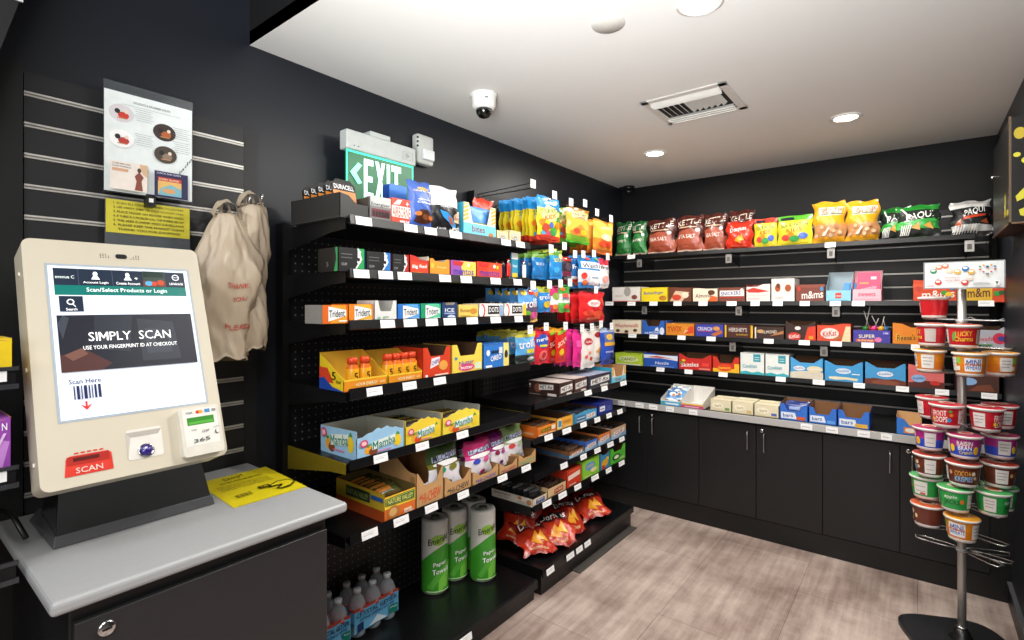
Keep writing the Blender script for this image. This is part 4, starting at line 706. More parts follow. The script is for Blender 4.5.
# ================================================================== HANGING BAGS ON THE SECOND GONDOLA
HKP = [None]
def peg_hook(y, z, lab, tip=-1.50, tg=True):
    l = tip-XP
    r = empty('peg_hook', (XP, y, z)); MB().box(.0, -.012, -.03, .004, .012, .012, BLKM).build('back_plate', r)
    MB().tube([(0, 0, 0), (l-.02, 0, .0), (l, 0, .012)], .0026, BLKM).tube([(0, 0, .016), (l-.03, 0, .026), (l+.002, 0, .03)], .0022, BLKM).build('rod', r)
    if tg:
        m = MB().box(l, -.021, .0, l+.0015, .021, .042, TAGW); m.box(l+.0015, -.014, .012, l+.0018, .01, .015, M('#b9b9b9')); m.box(l+.0015, -.014, .024, l+.0018, .014, .03, M('#c4c4c4')); m.build('price_tag', r)
    return tag(r, lab, 'hook', 'peg hooks on the taller gondola')
def hang(p0, p1, pyt, pyb, x, n, dx, bands, deco, lab, labb, cat='candy bag', name='candy_bag', group=None, t=.03, seed=1, cr=.003, tilt=0, hook=True, hooklab=''):
    ya, yb = KL(p0)*x, KL(p1)*x; pc = (p0+p1)/2; zt, zb = zL(pc, pyt, x), zL(pc, pyb, x); w = yb-ya
    me = bag(w, zt-zb, t, bands, deco, seed=seed, puff=1.6, crumple=cr, seal=.06).mesh(name); rnd = random.Random(seed*3)
    for i in range(n):
        o = bpy.data.objects.new(name, me); COL.objects.link(o)
        o.location = (x-dx*i, (ya+yb)/2+(rnd.uniform(-.008, .008) if i else 0), zb+(rnd.uniform(-.006, .004) if i else 0)); o.rotation_euler = (radians(tilt), radians(rnd.uniform(-4, 4)) if i else 0, R90+radians(rnd.uniform(-8, 5) if i else rnd.uniform(-3, 3)))
        tag(o, lab if i == 0 else labb, cat, group if n > 1 else None)
    if hook: peg_hook((ya+yb)/2, zt-.008, hooklab or ('hook of '+lab), tip=max(x+.03, -1.52))
SPK = lambda c='#2a8ad0': [('p', [(.1, .62), (.35, .80), (.7, .78), (.92, .66), (.88, .5), (.5, .44), (.15, .5)], '#f2ea9a'), ('t', 'SOUR PATCH', .5, .68, .76, .10, '#1e6a3a', .1), ('t', 'KIDS', .5, .55, .5, .11, '#d8462e', .1), ('e', .16, .4, .1, .07, '#e8862a'), ('e', .86, .52, .08, .07, '#3a9a4a'), ('e', .44, .16, .1, .06, '#d84a7a'), ('e', .2, .16, .1, .05, '#4aa0d8'), ('e', .8, .14, .1, .06, '#f0e060'), ('e', .28, .28, .13, .1, '#b8433a'), ('e', .62, .22, .16, .09, '#3a9a4a'), ('e', .8, .38, .1, .08, '#e8862a'), ('e', .5, .36, .1, .07, '#4a6ac0'), ('r', .1, .05, .9, .12, '#d8432e')]
hang(536, 560, 197.5, 241, -1.555, 8, .034, [(.10, '#c93a2a'), (.70, '#e3cf2c'), (1, '#2a90d4')], SPK(), 'yellow and blue sour candy bag at the front of the top hanging row', 'yellow and blue sour candy bag hanging behind the front one, top row', group='yellow sour candy bags', seed=2, hook=False)
hang(556, 570, 207, 240, -1.60, 2, .05, [(.2, '#e3cf2c'), (.8, '#7ab83a'), (1, '#4a9a3a')], SPK(), 'lime and yellow sour candy bag between the yellow and golden bags', 'lime sour candy bag behind another in the top row', group='lime sour candy bags', seed=3, hook=False)
hang(566, 588.5, 208, 243, -1.545, 3, .045, [(.08, '#3f9a2e'), (.22, '#7ab02e'), (.9, '#dfb84a'), (1, '#a8762a')], [('r', .16, .68, .86, .86, '#f0e2b0'), ('t', 'BLACK FOREST', .5, .80, .62, .09, '#2e2416'), ('t', 'GUMMIES', .5, .71, .5, .05, '#8a4a1e'), ('p', [(.1, .3), (.5, .52), (.9, .32), (.8, .2), (.2, .2)], '#e88a3a'), ('e', .35, .32, .14, .08, '#d8482e'), ('e', .65, .3, .14, .08, '#e8c02a')], 'golden fruit gummy bag in the top hanging row', 'golden fruit gummy bag behind the front one', group='golden gummy bags', seed=4, t=.04, hook=False)
hang(591, 612.5, 221, 254, -1.545, 5, .04, [(.1, '#d8702a'), (.45, '#e0842e'), (.92, '#e8b04a'), (1, '#c98a3a')], [('t', 'ORGANIC', .55, .78, .55, .09, '#fbe8c0', .06), ('e', .55, .5, .28, .1, '#f4dcae'), ('e', .4, .3, .2, .1, '#d84a2a'), ('e', .7, .3, .16, .1, '#c93a22')], 'orange gummy bag at the front right end of the top row', 'orange gummy bag behind the front one, top row', group='orange gummy bags', seed=5, t=.04, tilt=3, hook=False)
# green tops of the second row
hang(549.5, 562, 249, 279, -1.575, 6, .038, [(.62, '#2a86cc'), (.80, '#3a9ac8'), (1, '#a8b83a')], [('t', 'SOUR', .5, .62, .6, .12, '#e8d84a'), ('e', .5, .86, .3, .1, '#5aa03a'), ('e', .4, .3, .2, .1, '#3fa8e0'), ('e', .7, .75, .18, .1, '#e8e0a0')], 'blue sour candy bag with green header at the front of the second row', 'blue sour candy bag with green header hanging behind the front one', group='blue sour candy bags', seed=6)
hang(532, 545, 252, 279, -1.60, 3, .05, [(.75, '#2478bc'), (1, '#6a9a3a')], [('t', 'SOUR', .5, .55, .7, .1, '#d8e0f0')], 'narrow blue candy bag at the left end of the second row', 'narrow blue candy bag behind the leftmost of the second row', group='narrow blue candy bags', seed=16)
hang(562, 571, 257, 276, -1.575, 1, .04, [(.2, '#8a2a4a'), (.8, '#3a3036'), (1, '#c8322a')], [('e', .5, .5, .3, .2, '#5a4a5a')], 'dark and pink candy bag in the second hanging row', '', seed=7)
hang(571, 579, 257, 282, -1.575, 2, .05, [(.12, '#d03a2e'), (.2, '#d8d8d8'), (1, '#2a6aa8')], [('t', 'Fruit', .5, .6, .9, .16, '#ffffff')], 'slim blue fruit snack bag left of the wide one', 'blue fruit snack bag behind the slim one', group='slim blue bags', seed=8)
hang(577.5, 600.5, 256, 288, -1.545, 3, .04, [(.14, '#3a8ad0'), (.55, '#d6dde6'), (1, '#2f86cc')], [('r', .06, .60, .94, .80, '#e4ebf2'), ('t', "Welch's", .5, .70, .8, .15, '#1c2a4a', .05), ('r', .38, .08, .85, .52, '#eef1f5'), ('r', .45, .3, .78, .34, '#8a9ab8'), ('e', .16, .36, .1, .1, '#d83a2e'), ('e', .2, .16, .1, .08, '#e86a2e'), ('e', .3, .9, .1, .05, '#c8362e'), ('e', .75, .92, .1, .05, '#5aa84a')], 'wide blue and white fruit snack bag in the second row', 'blue and white fruit snack bag behind the front one', group='blue fruit snack bags', seed=9, t=.05)
hang(598, 608.5, 259, 288, -1.545, 3, .04, [(.5, '#e8e4e4'), (.78, '#d8d4d6'), (1, '#c8324a')], [('t', 'fruit', .5, .70, .8, .12, '#232a4a'), ('e', .5, .3, .3, .12, '#e8a09a')], 'white and red fruit snack bag at the right end of the second row', 'white and red fruit snack bag behind the front one', group='white fruit snack bags', seed=10, t=.04)
# third row
TR = [('t', 'trolli', .5, .55, .78, .26, '#f4f0f4', .05), ('e', .2, .86, .14, .08, '#e8c22a'), ('e', .55, .88, .16, .08, '#d8402e'), ('e', .85, .82, .1, .08, '#e88a2a'), ('e', .3, .24, .2, .1, '#6ab03a'), ('e', .7, .2, .2, .1, '#c84a8a')]
hang(518, 537.5, 288, 322, -1.50, 5, .05, [(.3, '#c89a5a'), (.55, '#5a4a6a'), (1, '#5a9ad8')], TR, 'multicoloured gummy worm bag at the left end of the third row', 'gummy worm bag behind the front one, third row', group='gummy worm bags', seed=11)
hang(537.5, 550, 287, 312, -1.555, 3, .05, [(.8, '#2f84cc'), (1, '#a8b03a')], [('t', 'trolli', .45, .6, .8, .2, '#f0e6f0', .05), ('e', .6, .3, .3, .14, '#d8b82a')], 'blue gummy bag with yellow top in the third row', 'blue gummy bag behind the front one, third row', group='blue gummy bags', seed=12)
hang(550.5, 558, 286, 312, -1.56, 2, .05, [(.3, '#d84a5a'), (.6, '#e8e0e4'), (1, '#d83a7a')], [('e', .5, .6, .4, .14, '#8aa84a'), ('e', .4, .2, .25, .1, '#e88a3a')], 'slim pink candy bag in the third hanging row', 'slim pink candy bag behind the front one', group='slim pink bags', seed=13)
hang(558, 569.5, 285, 312, -1.56, 2, .05, [(.35, '#5ab04a'), (.65, '#d8dcd4'), (1, '#4aa84a')], [('e', .5, .6, .3, .1, '#e05a4a'), ('e', .3, .85, .2, .08, '#e8762a'), ('e', .6, .2, .25, .1, '#d84a3a'), ('t', 'sour', .5, .5, .6, .1, '#3a5a8a')], 'green and white candy bag in the third hanging row', 'green and white candy bag behind the front one', group='green and white bags', seed=14)
hang(579, 603, 292, 322, -1.53, 5, .04, [(.08, '#a82222'), (.95, '#d6262a'), (1, '#b01e2a')], [('e', .5, .62, .26, .12, '#f2dcd8'), ('t', 'FISH', .5, .62, .3, .08, '#c8222a'), ('e', .3, .3, .2, .1, '#e0442e'), ('e', .66, .26, .22, .12, '#e2502e'), ('e', .5, .12, .3, .05, '#e8643a')], 'red gummy bag at the front of the red row under the blue bags', 'red gummy bag hanging behind the front red one', group='red gummy bags', seed=15, cr=.005, t=.045)
# fourth row
hang(515.5, 534.5, 332, 363, -1.52, 7, .042, [(.25, '#4a5a5a'), (.6, '#5aa4dc'), (.85, '#6ab0e0'), (1, '#c8c04a')], [('t', 'trolli', .5, .62, .8, .26, '#f2e8f0', .05), ('r', .45, .32, .85, .45, '#d8c83a'), ('e', .3, .18, .3, .1, '#2a3030'), ('e', .7, .14, .2, .06, '#d8e0e0')], 'light blue gummy crawler bag at the left end of the bottom hanging row', 'light blue gummy bag behind the front one in the bottom row', group='light blue gummy bags', seed=21)
hang(534.5, 548, 329, 364, -1.545, 2, .05, [(.95, '#d2283a'), (1, '#b01e3a')], [('e', .5, .66, .46, .2, '#2a54b0'), ('t', 'nerds', .5, .72, .8, .12, '#f4f4f4', .05), ('r', .25, .5, .75, .56, '#e8d83a'), ('e', .5, .26, .3, .14, '#e86a6a'), ('e', .5, .26, .15, .08, '#b01a22')], 'red candy bag with blue oval in the bottom hanging row', 'red candy bag behind the one with blue oval', group='red and blue oval bags', seed=22)
hang(555, 566.5, 328, 362, -1.55, 4, .045, [(.9, '#cf2a22'), (1, '#e8a02a')], [('t', 'SOUR', .5, .6, .8, .14, '#f4d8c0', .2), ('e', .4, .3, .2, .1, '#e8c02a'), ('p', [(.1, .8), (.9, .9), (.9, .98), (.1, .88)], '#8ab83a')], 'red candy bag with pale slanted lettering in the bottom hanging row', 'red candy bag behind the slanted lettering one', group='red candy bags, bottom row', seed=23)
hang(573, 582, 330, 367, -1.55, 4, .045, [(1, '#dc2f8a')], [('r', .2, .55, .8, .72, '#e858a4'), ('e', .5, .3, .25, .1, '#b81f6a')], 'bright pink candy bag at the front of the pink row', 'bright pink candy bag hanging behind the front pink one', group='pink candy bags', seed=24)
hang(580.5, 594, 329, 368, -1.54, 1, .045, [(1, '#e4ded8')], [('e', .45, .68, .3, .09, '#b8323a'), ('t', 'Haribo', .45, .68, .4, .06, '#f4e8e4'), ('e', .3, .3, .1, .05, '#d8655a'), ('e', .6, .24, .1, .05, '#c8463a'), ('e', .5, .4, .08, .04, '#e88a6a')], 'white candy bag with dark red oval logo in the bottom row', '', seed=25)
hang(592, 601, 326, 362, -1.55, 1, .045, [(1, '#e8e0d6')], [('e', .45, .76, .3, .08, '#a82a32'), ('p', [(.2, .3), (.8, .5), (.7, .2)], '#d8a04a')], 'narrow white candy bag with gold picture in the bottom row', '', seed=26)
def candypouch(w, h):
    return bag(w, h, .06, [(.9, '#2c4fb4'), (1, '#8a9ab8')], [('r', .12, .62, .88, .86, '#e8b83a'), ('t', 'Werther', .5, .58, .8, .08, '#e8b030', .05), ('e', .72, .3, .16, .08, '#c98a3a'), ('t', 'mints', .4, .42, .5, .06, '#dfe6f4')], seed=27, puff=1.5, crumple=.002, seal=.04)
hang(600.5, 613.5, 328, 364, -1.53, 1, .05, [(.9, '#2c4fb4'), (1, '#93a2bd')], [('r', .12, .62, .88, .86, '#5a6a9a'), ('e', .4, .76, .2, .08, '#e8b83a'), ('r', .1, .52, .9, .62, '#e0a83a'), ('e', .72, .22, .2, .1, '#1c2a4a'), ('t', 'mints', .4, .36, .5, .06, '#dfe6f4')], 'blue mint pouch with gold stripe at the right end of the bottom row', '', seed=27, t=.06)
# empty hooks at the top of the panel
for px, py, lab in ((533, 188, 'empty peg hook with white tag, leftmost and highest'), (554.5, 199, 'peg hook with tag above the yellow candy bags'), (571, 206, 'peg hook with tag above the golden gummy bag'), (585, 207, 'peg hook with tag between golden and orange bags'), (597, 216, 'peg hook with tag above the orange bags'), (611, 222, 'peg hook with tag at the far right of the top row')):
    p = on_x(px, py, -1.505); peg_hook(p.y, p.z-.0, lab, tip=-1.505)
# ---- shelves of the second gondola -----------------------------------------------------------
def metrx(c):
    fr = [('r', 0, .0, 1, .12, '#8a8380'), ('p', [(.1, .30), (.92, .42), (.92, .82), (.1, .70)], '#e9e4e0'), ('t', 'MET-Rx', .52, .56, .72, .28, '#1b1512', .1), ('r', .5, .06, .85, .24, '#d8d2cc')]
    return lambda w, h: tray(w, .20, h, h, h, 'flat', c, KDARK, fr, [('e', .32, .55, .12, .3, '#8a5038'), ('p', [(.36, .42), (.82, .52), (.82, .86), (.36, .78)], '#e9e4e0'), ('t', 'MET-Rx', .59, .65, .4, .24, '#1b1512', .08), ('r', .04, .09, .4, .12, '#a8a19c'), ('r', .64, .08, .92, .25, '#e0dad4'), ('e', .07, .75, .03, .07, '#ffffff'), ('r', .05, .56, .09, .62, '#d8d8d8')], lid=True)
def lidtop(o, col, w, d, h):                # pale top of the carton
    MB().box(-w/2+.004, .004, h-.0003, w/2-.004, d-.004, h+.0006, M(col, .5)).build('box_top', o)
for a, b, c, lab, pt in ((559, 573.5, '#3a2622', 'brown protein bar carton at the left end of the upper rack shelf', 382), (574, 587.5, '#4a2e28', 'second brown protein bar carton, behind the leftmost', 378), (588, 611, '#23283a', 'dark blue protein bar carton on the upper rack shelf', 374)):
    o = PL(a, b, t1, metrx(c), 'protein_bar_box', lab, 'carton', pt, group='protein bar cartons'); h = zL((a+b)/2, pt, XF)-t1; lidtop(o, '#b9b0aa' if c != '#23283a' else '#8a90a8', o['w'], .20, h)
PL(611.5, 626, t1, tealbox, 'display_box', 'teal striped cut-out box at the right end of the upper rack shelf', 'display box', 366.5)
ree = [('r', .0, .80, 1, 1, '#e8872e'), ('p', [(.18, .35), (.72, .40), (.72, .85), (.18, .75)], '#e8a83a'), ('p', [(.20, .40), (.70, .45), (.70, .80), (.20, .70)], '#3a2a1a'), ('t', 'ZERO SUGAR', .45, .58, .42, .2, '#f0c83a', .05), ('r', .06, .06, .5, .28, '#e8c8a8'), ('r', .74, .45, .95, .85, '#f0e2c8'), ('r', .55, .08, .95, .3, '#e8b888')]
oA = PL(537, 556, t2, lambda w, h: tray(w, .22, h, h, h*.9, 'flat', '#e0701e', KDARK, ree, [('r', .1, .5, .55, .8, '#5a3a1e'), ('r', .6, .2, .9, .4, '#e8a878')], curve=False), 'candy_tray', 'orange candy tray at the left end of the second rack shelf', 'display box', 424)
oB = PL(556.5, 573, t2, lambda w, h: tray(w, .22, h, h, h*.95, 'flat', '#e8a83a', KDARK, [('r', .05, .15, .3, .85, '#f2dca0'), ('p', [(.1, .3), (.28, .3), (.28, .8), (.1, .8)], '#3f8ac0'), ('t', 'CHEEZ', .62, .6, .5, .2, '#b8641e'), ('r', .4, .2, .9, .26, '#f6e2b0')], curve=False), 'cracker_tray', 'yellow orange cracker tray second on the rack shelf', 'display box', 416)
oC = PL(575, 597, t2, lambda w, h: tray(w, .22, h, h, h*.85, 'wave', '#4aa0cc', KDARK, [('r', .05, .15, .45, .8, '#3a6a9a'), ('r', .08, .5, .42, .6, '#e0e8f0'), ('p', [(.5, .25), (.92, .3), (.92, .75), (.5, .7)], '#e9e6e2'), ('t', 'CLIF', .71, .5, .34, .26, '#c8322a', .05), ('r', .05, .2, .42, .3, '#c8d8e4')], curve=False), 'energy_bar_tray', 'light blue energy bar tray on the second rack shelf', 'display box', 410)
oD = PL(598, 613, t2, lambda w, h: tray(w, .18, h, h, h, 'flat', '#1f2c86', KDARK, [('r', .1, .35, .45, .75, '#e4e4ec'), ('r', .14, .5, .4, .56, '#1f2c86'), ('r', .55, .3, .9, .36, '#6a78c0'), ('r', .55, .45, .9, .5, '#6a78c0'), ('r', .55, .6, .8, .65, '#6a78c0')], lid=True), 'cookie_box', 'dark blue closed box at the right end of the second rack shelf', 'carton', 402)
clif = lambda top: [('p', [(.0, .0), (1, .0), (1, .30), (.0, .55)], '#a8c8e0'), ('p', [(.3, 0), (.7, .35), (1, .5), (1, 0)], '#7aa0c0'), ('p', [(.15, .30), (.85, .42), (.85, .80), (.15, .68)], '#e6dfd8'), ('t', 'CLIF', .5, .55, .52, .26, '#b8332a', .12)]
cl = lambda c, hb=1.0: (lambda w, h: tray(w, .24, h*hb, h, h*.95, 'flat', c, '#4a3626', clif(c), [('p', [(0, .1), (1, .1), (1, .5), (0, .8)], '#4a6a88')], curve=False))
cs = [PL(569, 584.5, t3, cl('#8a5a3a'), 'energy_bar_tray', 'brown energy bar tray at the left of the third rack shelf', 'display box', 449, group='energy bar trays on the third rack shelf'),
      PL(585, 597.5, t3, cl('#3a6ac0'), 'energy_bar_tray', 'blue topped energy bar tray on the third rack shelf', 'display box', 439.5, group='energy bar trays on the third rack shelf'),
      PL(598, 610.5, t3, cl('#d8793a'), 'energy_bar_tray', 'orange topped energy bar tray on the third rack shelf', 'display box', 432.5, group='energy bar trays on the third rack shelf'),
      PL(611, 626, t3, cl('#c9a888'), 'energy_bar_tray', 'tan energy bar tray at the right end of the third rack shelf', 'display box', 426, group='energy bar trays on the third rack shelf')]
sm = PL(532.5, 547, t4, lambda w, h: tray(w, .26, h, h, h*.95, 'flat', '#d8c4a4', '#6a5640', [('r', .18, .2, .88, .85, '#eae4dc'), ('r', .22, .25, .84, .8, '#27357a'), ('t', 'SMART', .53, .62, .5, .2, '#ffffff'), ('t', 'FOR LIFE', .53, .40, .4, .12, '#c8d0e8')], [('r', .0, 0, 1, 1, '#cfc8bc'), ('t', 'SMART', .27, .68, .42, .26, '#161616'), ('t', 'FOR LIFE', .30, .34, .26, .14, '#4a4640'), ('e', .7, .75, .05, .2, '#b5743e'), ('e', .92, .5, .06, .32, '#b07a4a'), ('p', [(.6, .1), (.72, .5), (.86, .45), (.9, .1)], '#a8a8a2')], curve=False), 'cookie_tray', 'white and kraft cookie tray at the left end of the lowest rack shelf', 'display box', 496)
s6b = PL(547.5, 566, t4, lambda w, h: tray(w, .24, h, h, h*.9, 'flat', '#d9b98a', '#5a4430', [('p', [(.35, .2), (.85, .28), (.85, .78), (.35, .7)], '#a83a24'), ('t', 'PURE', .6, .5, .4, .24, '#f0dcc0', .08), ('r', .05, .1, .3, .2, '#a8865a')], curve=False), 'snack_tray', 'tan snack tray with red panel on the lowest rack shelf', 'display box', 484)
PL(566.5, 581.5, t4, lambda w, h: tray(w, .22, h, h, h, 'flat', '#cf3a22', KDARK, [('p', [(.1, .42), (.9, .52), (.9, .78), (.1, .68)], '#f0d8c8'), ('r', .15, .12, .6, .18, '#f2c8b0'), ('r', .1, .85, .9, .93, '#e0603a')], lid=True), 'snack_box', 'red closed snack box on the lowest rack shelf', 'carton', 468)
PL(582, 599.5, t4, lambda w, h: tray(w, .22, h, h, h, 'flat', '#8fcf3a', KDARK, [('e', .45, .62, .28, .22, '#5a9ad0'), ('t', 'rice', .45, .65, .4, .18, '#f0c83a', .05), ('e', .65, .35, .2, .12, '#e8e0a0'), ('r', .1, .1, .5, .18, '#c8e08a')], lid=True), 'snack_box', 'lime green snack box on the lowest rack shelf', 'carton', 458.5)
PL(600, 609.5, t4, lambda w, h: tray(w, .22, h, h, h*.85, 'v', '#3f8ab8', KDARK, [('e', .5, .45, .35, .25, '#e0a82a'), ('e', .35, .2, .2, .14, '#d8482a'), ('r', .6, .6, .9, .8, '#e8c83a')], curve=False), 'snack_box', 'blue and yellow snack box on the lowest rack shelf', 'display box', 452)
PL(610, 625.5, t4, lambda w, h: tray(w, .22, h, h, h*.72, 'u', '#56b83a', KDARK, [('e', .4, .55, .26, .26, '#1e5a22'), ('e', .4, .55, .16, .14, '#e8f0d8'), ('r', .6, .2, .92, .4, '#a8e07a')], curve=False), 'snack_box', 'green cut-out snack box at the right end of the lowest rack shelf', 'display box', 446)
# contents of the open trays
def in_tray(o, n, cols, w, h, th, lab, cat, grp, name='wrapped_bar', y0=.012): fillers(o, n, o['w']*w, h, th, y0, cols, lab, cat, grp, name)
in_tray(oA, 5, [('#8a4a1a', '#5a3418'), ('#3a2a1c', '#2a2018')], .86, .055, .03, 'dark wrapped bar standing inside the leftmost orange tray', 'candy bar', 'bars in the leftmost orange tray')
in_tray(oC, 4, [('#2a3a4a', '#1c2a3a'), ('#3a4a5a', '#2a3a4a')], .86, .06, .035, 'dark wrapped bar standing inside the light blue tray', 'energy bar', 'bars in the light blue tray')
for o, c in zip(cs, ('brown', 'blue topped', 'orange topped', 'tan')): in_tray(o, 4, [('#4a3626', '#3a2a1e'), ('#3a2e28', '#2a2220')], .86, .055, .04, 'dark wrapped bar standing inside the %s energy bar tray' % c, 'energy bar', 'bars in the %s energy bar tray' % c)
in_tray(sm, 6, [('#1c1c1e', '#3a3a3c'), ('#26262a', '#8a8a8a')], .86, .068, .034, 'black wrapped bar inside the white and kraft cookie tray', 'snack bar', 'bars in the white and kraft tray')
in_tray(s6b, 5, [('#3a2418', '#2a1a12')], .86, .06, .034, 'dark wrapped bar inside the tan tray with red panel', 'snack bar', 'bars in the tan tray')
# ---- chip bags lying on the deck -------------------------------------------------------------
DOR = ([(.07, '#8f2014'), (.56, '#b8301a'), (.94, '#8a1c14'), (1, '#6a1810')], [('p', [(.06, .56), (.94, .62), (.90, .82), (.10, .78)], '#1a1414'), ('t', 'Doritos', .5, .695, .76, .15, '#f0ece6', .06), ('p', [(.28, .22), (.62, .16), (.50, .50)], '#e89a2a'), ('p', [(.50, .30), (.80, .22), (.70, .54)], '#f0b03a'), ('t', 'NACHO CHEESE', .5, .10, .5, .04, '#f4d8a0')])
me = [bag(.19, .235, .06, *DOR, seed=40+i, puff=.9, crumple=.009).mesh('chip_bag') for i in range(3)]
dz = .1305
for i, (px, py, rz, rx, ry, lab) in enumerate(((541, 557, 62, -66, 6, 'red tortilla chip bag lying leftmost on the lower deck, gold chip picture up'), (561, 549, 48, -60, -8, 'red tortilla chip bag lying in front middle of the deck pile'), (578, 536, 74, -54, 10, 'red tortilla chip bag leaning at the back of the deck pile'), (598, 520, 58, -70, -4, 'red tortilla chip bag lying on its own at the right end'), (514, 546, 12, -30, 5, 'dark red chip bag turned away at the left end of the deck'))):
    p = on_z(px, py, dz+.01); o = bpy.data.objects.new('chip_bag', me[i % 3]); COL.objects.link(o); o.location = (p.x-(.0 if i != 2 else .02), p.y, dz+.025); o.rotation_mode = 'XYZ'
    o.rotation_euler = (Matrix.Rotation(radians(rz), 3, 'Z') @ Matrix.Rotation(radians(ry), 3, 'Y') @ Matrix.Rotation(radians(rx), 3, 'X')).to_euler(); tag(o, lab, 'chip bag', 'red chip bags on the lower deck')
# ================================================================== FAR LEFT SHELVING (next to the kiosk)
g = empty('gondola_shelving', (XP, -.80, 0)); 
MB().box(-.012, 0, 0, 0, .98, 2.0, BLK).build('back_panel', g); MB().box(-.02, .95, 0, .03, .985, 2.0, BLK).build('upright', g)
CLR = M('#4a4c50', .2, .5)
for zz in (1.255, 1.05, .852):
    s = MB().box(.0, 0, zz-.03, .385, .975, zz-.012, SH).build('shelf', g); MB().box(.385, 0, zz-.03, .392, 1.016, zz-.02, CLR).box(.385, 0, zz+.008, .392, 1.016, zz+.016, CLR).box(.384, 0, zz-.02, .387, 1.012, zz+.008, BLKM).build('label_rail', s)
    if zz > .9: MB().box(.3885, .955, zz-.014, .3895, .998, zz+.008, TAGW).build('price_tag', s)
MB().box(0, 0, 0, .5, .97, .14, BLK).build('base_deck', g)
tag(g, 'black shelving with clear label rails at the left edge of the view', 'shelving unit')
xs_ = -1.49
tag(tray(.16, .12, .085, .085, .085, 'flat', '#e8c81f', KRAFT, [('r', .3, .2, .75, .8, '#f4e9b0'), ('t', 'TEA', .5, .5, .3, .3, '#8a6a1a')], lid=True).build('snack_box', None, (xs_, .130, 1.2435), R90), 'yellow box on the upper shelf at the left edge', 'carton')
tag(tray(.16, .12, .125, .125, .125, 'flat', '#9a4ab0', KRAFT, [('p', [(.3, .1), (.9, .1), (.98, .6), (.6, .8)], '#c88ad8')]+[('p', [(.3+.1*i, .05), (.33+.1*i, .05), (.55+.1*i, .75), (.52+.1*i, .75)], '#e2c0ea') for i in range(5)]+[('t', 'N', .93, .86, .05, .12, '#ffffff')], lid=True).build('snack_box', None, (xs_, .128, 1.0385), R90), 'purple patterned box on the middle shelf at the left edge', 'carton')
tag(bag(.10, .20, .05, [(1, '#7a3aa0')], [('e', .5, .7, .3, .14, '#b888d0')], seed=61, puff=1.4, crumple=.002).build('snack_pouch', None, (xs_-.15, .135, 1.0385), R90), 'purple pouch standing behind the purple patterned box', 'snack bag')
# ================================================================== BACK WALL
slatwall('trim_7', lambda u, n, z: (XL+.02+u, YB-n, z), 2.18, [1.90-.08*i for i in range(15)], 1.94, .72, 'long black slatwall panel with metal strips across the back wall', M('#101012', .5, vary=.12), .004)
YL = 3.585
def back_shelf(zb, zt, x0, x1, tags, name_label, brk=(), depth=.27, ylip=YL):
    r = empty('wall_shelf', (x0, ylip, zb)); w = x1-x0; z = zt-zb-.008
    MB().box(0, 0, z-.016, w, depth, z, SH).build('shelf_board', r)
    l = MB(); l.add([(0, .004, z+.003), (0, -.001, zt-zb), (0, -.004, zt-zb), (0, -.009, .004), (0, -.004, 0), (0, .004, .006)]+[(w, .004, z+.003), (w, -.001, zt-zb), (w, -.004, zt-zb), (w, -.009, .004), (w, -.004, 0), (w, .004, .006)], [(i, (i+1) % 6, 6+(i+1) % 6, 6+i) for i in range(6)]+[(0,1,2,3,4,5), (11,10,9,8,7,6)], SH); l.build('shelf_lip', r)
    for bx in brk:
        x = on_y(bx, 300, ylip+.02)[0]-x0
        MB().prism([(0, z-.016), (-(depth-.01), z-.016), (-(depth-.01), z-.10), (-(depth*.7), z-.085), (-.04, z-.045), (0, z-.04)], (x, .012, 0), (0,-1,0), (0,0,1), .004, BLKM).build('bracket', r)
        MB().box(x-.018, .006, -.062, x+.020, .010, -.004, M('#a9a6a2', .3, .6)).box(x-.008, .003, -.05, x+.01, .006, -.022, M('#5a5856', .4)).build('bracket_clip', r)
    for a, b in tags:
        xa, xb = on_y(a, 300, ylip)[0], on_y(b, 300, ylip)[0]; h = .030; ww = xb-xa; m = MB()
        m.box(-ww/2, -.0012, -h/2, ww/2, 0, h/2, TAGW); m.box(-ww*.4, -.0015, -h*.05, ww*.2, -.0012, h*.02, M('#b9b9b9')); m.box(-ww*.4, -.0015, h*.16, ww*.35, -.0012, h*.22, M('#c6c6c6')); m.build('price_tag', r, ((xa+xb)/2-x0, -.0092, (zt-zb)/2), rot=(radians(-9), 0, 0))
    tag(r, name_label, 'shelf', 'back wall shelves'); return zt-.008
XA, XE = XL+.03, .335
b1 = back_shelf(1.735, 1.765, XA, .235, [(628,635.6),(825,836)], 'topmost black shelf on the back wall, holding chip bags', (640, 729, 831, 969))
b2 = back_shelf(1.388, 1.418, XA, .30, [(606,614),(628,636),(650,658),(674,682),(699,708),(727,737),(751,760),(773,783),(800,810),(830,841),(852,865),(978,994)], 'second black shelf from the top on the back wall', (645, 739, 836))
b3 = back_shelf(1.150, 1.180, XA, XE, [(629,637),(650,658),(678,686),(707,716),(764,774),(799,810),(830.5,842),(861.6,874),(911,920)], 'third black shelf from the top on the back wall', (733, 824))
b4 = back_shelf(.916, .946, XA, XE, [(657,665),(685,693),(719,728),(776,786),(813,825),(853.5,865),(896,909),(935,949),(981,997)], 'lowest black shelf on the back wall, above the counter', ())
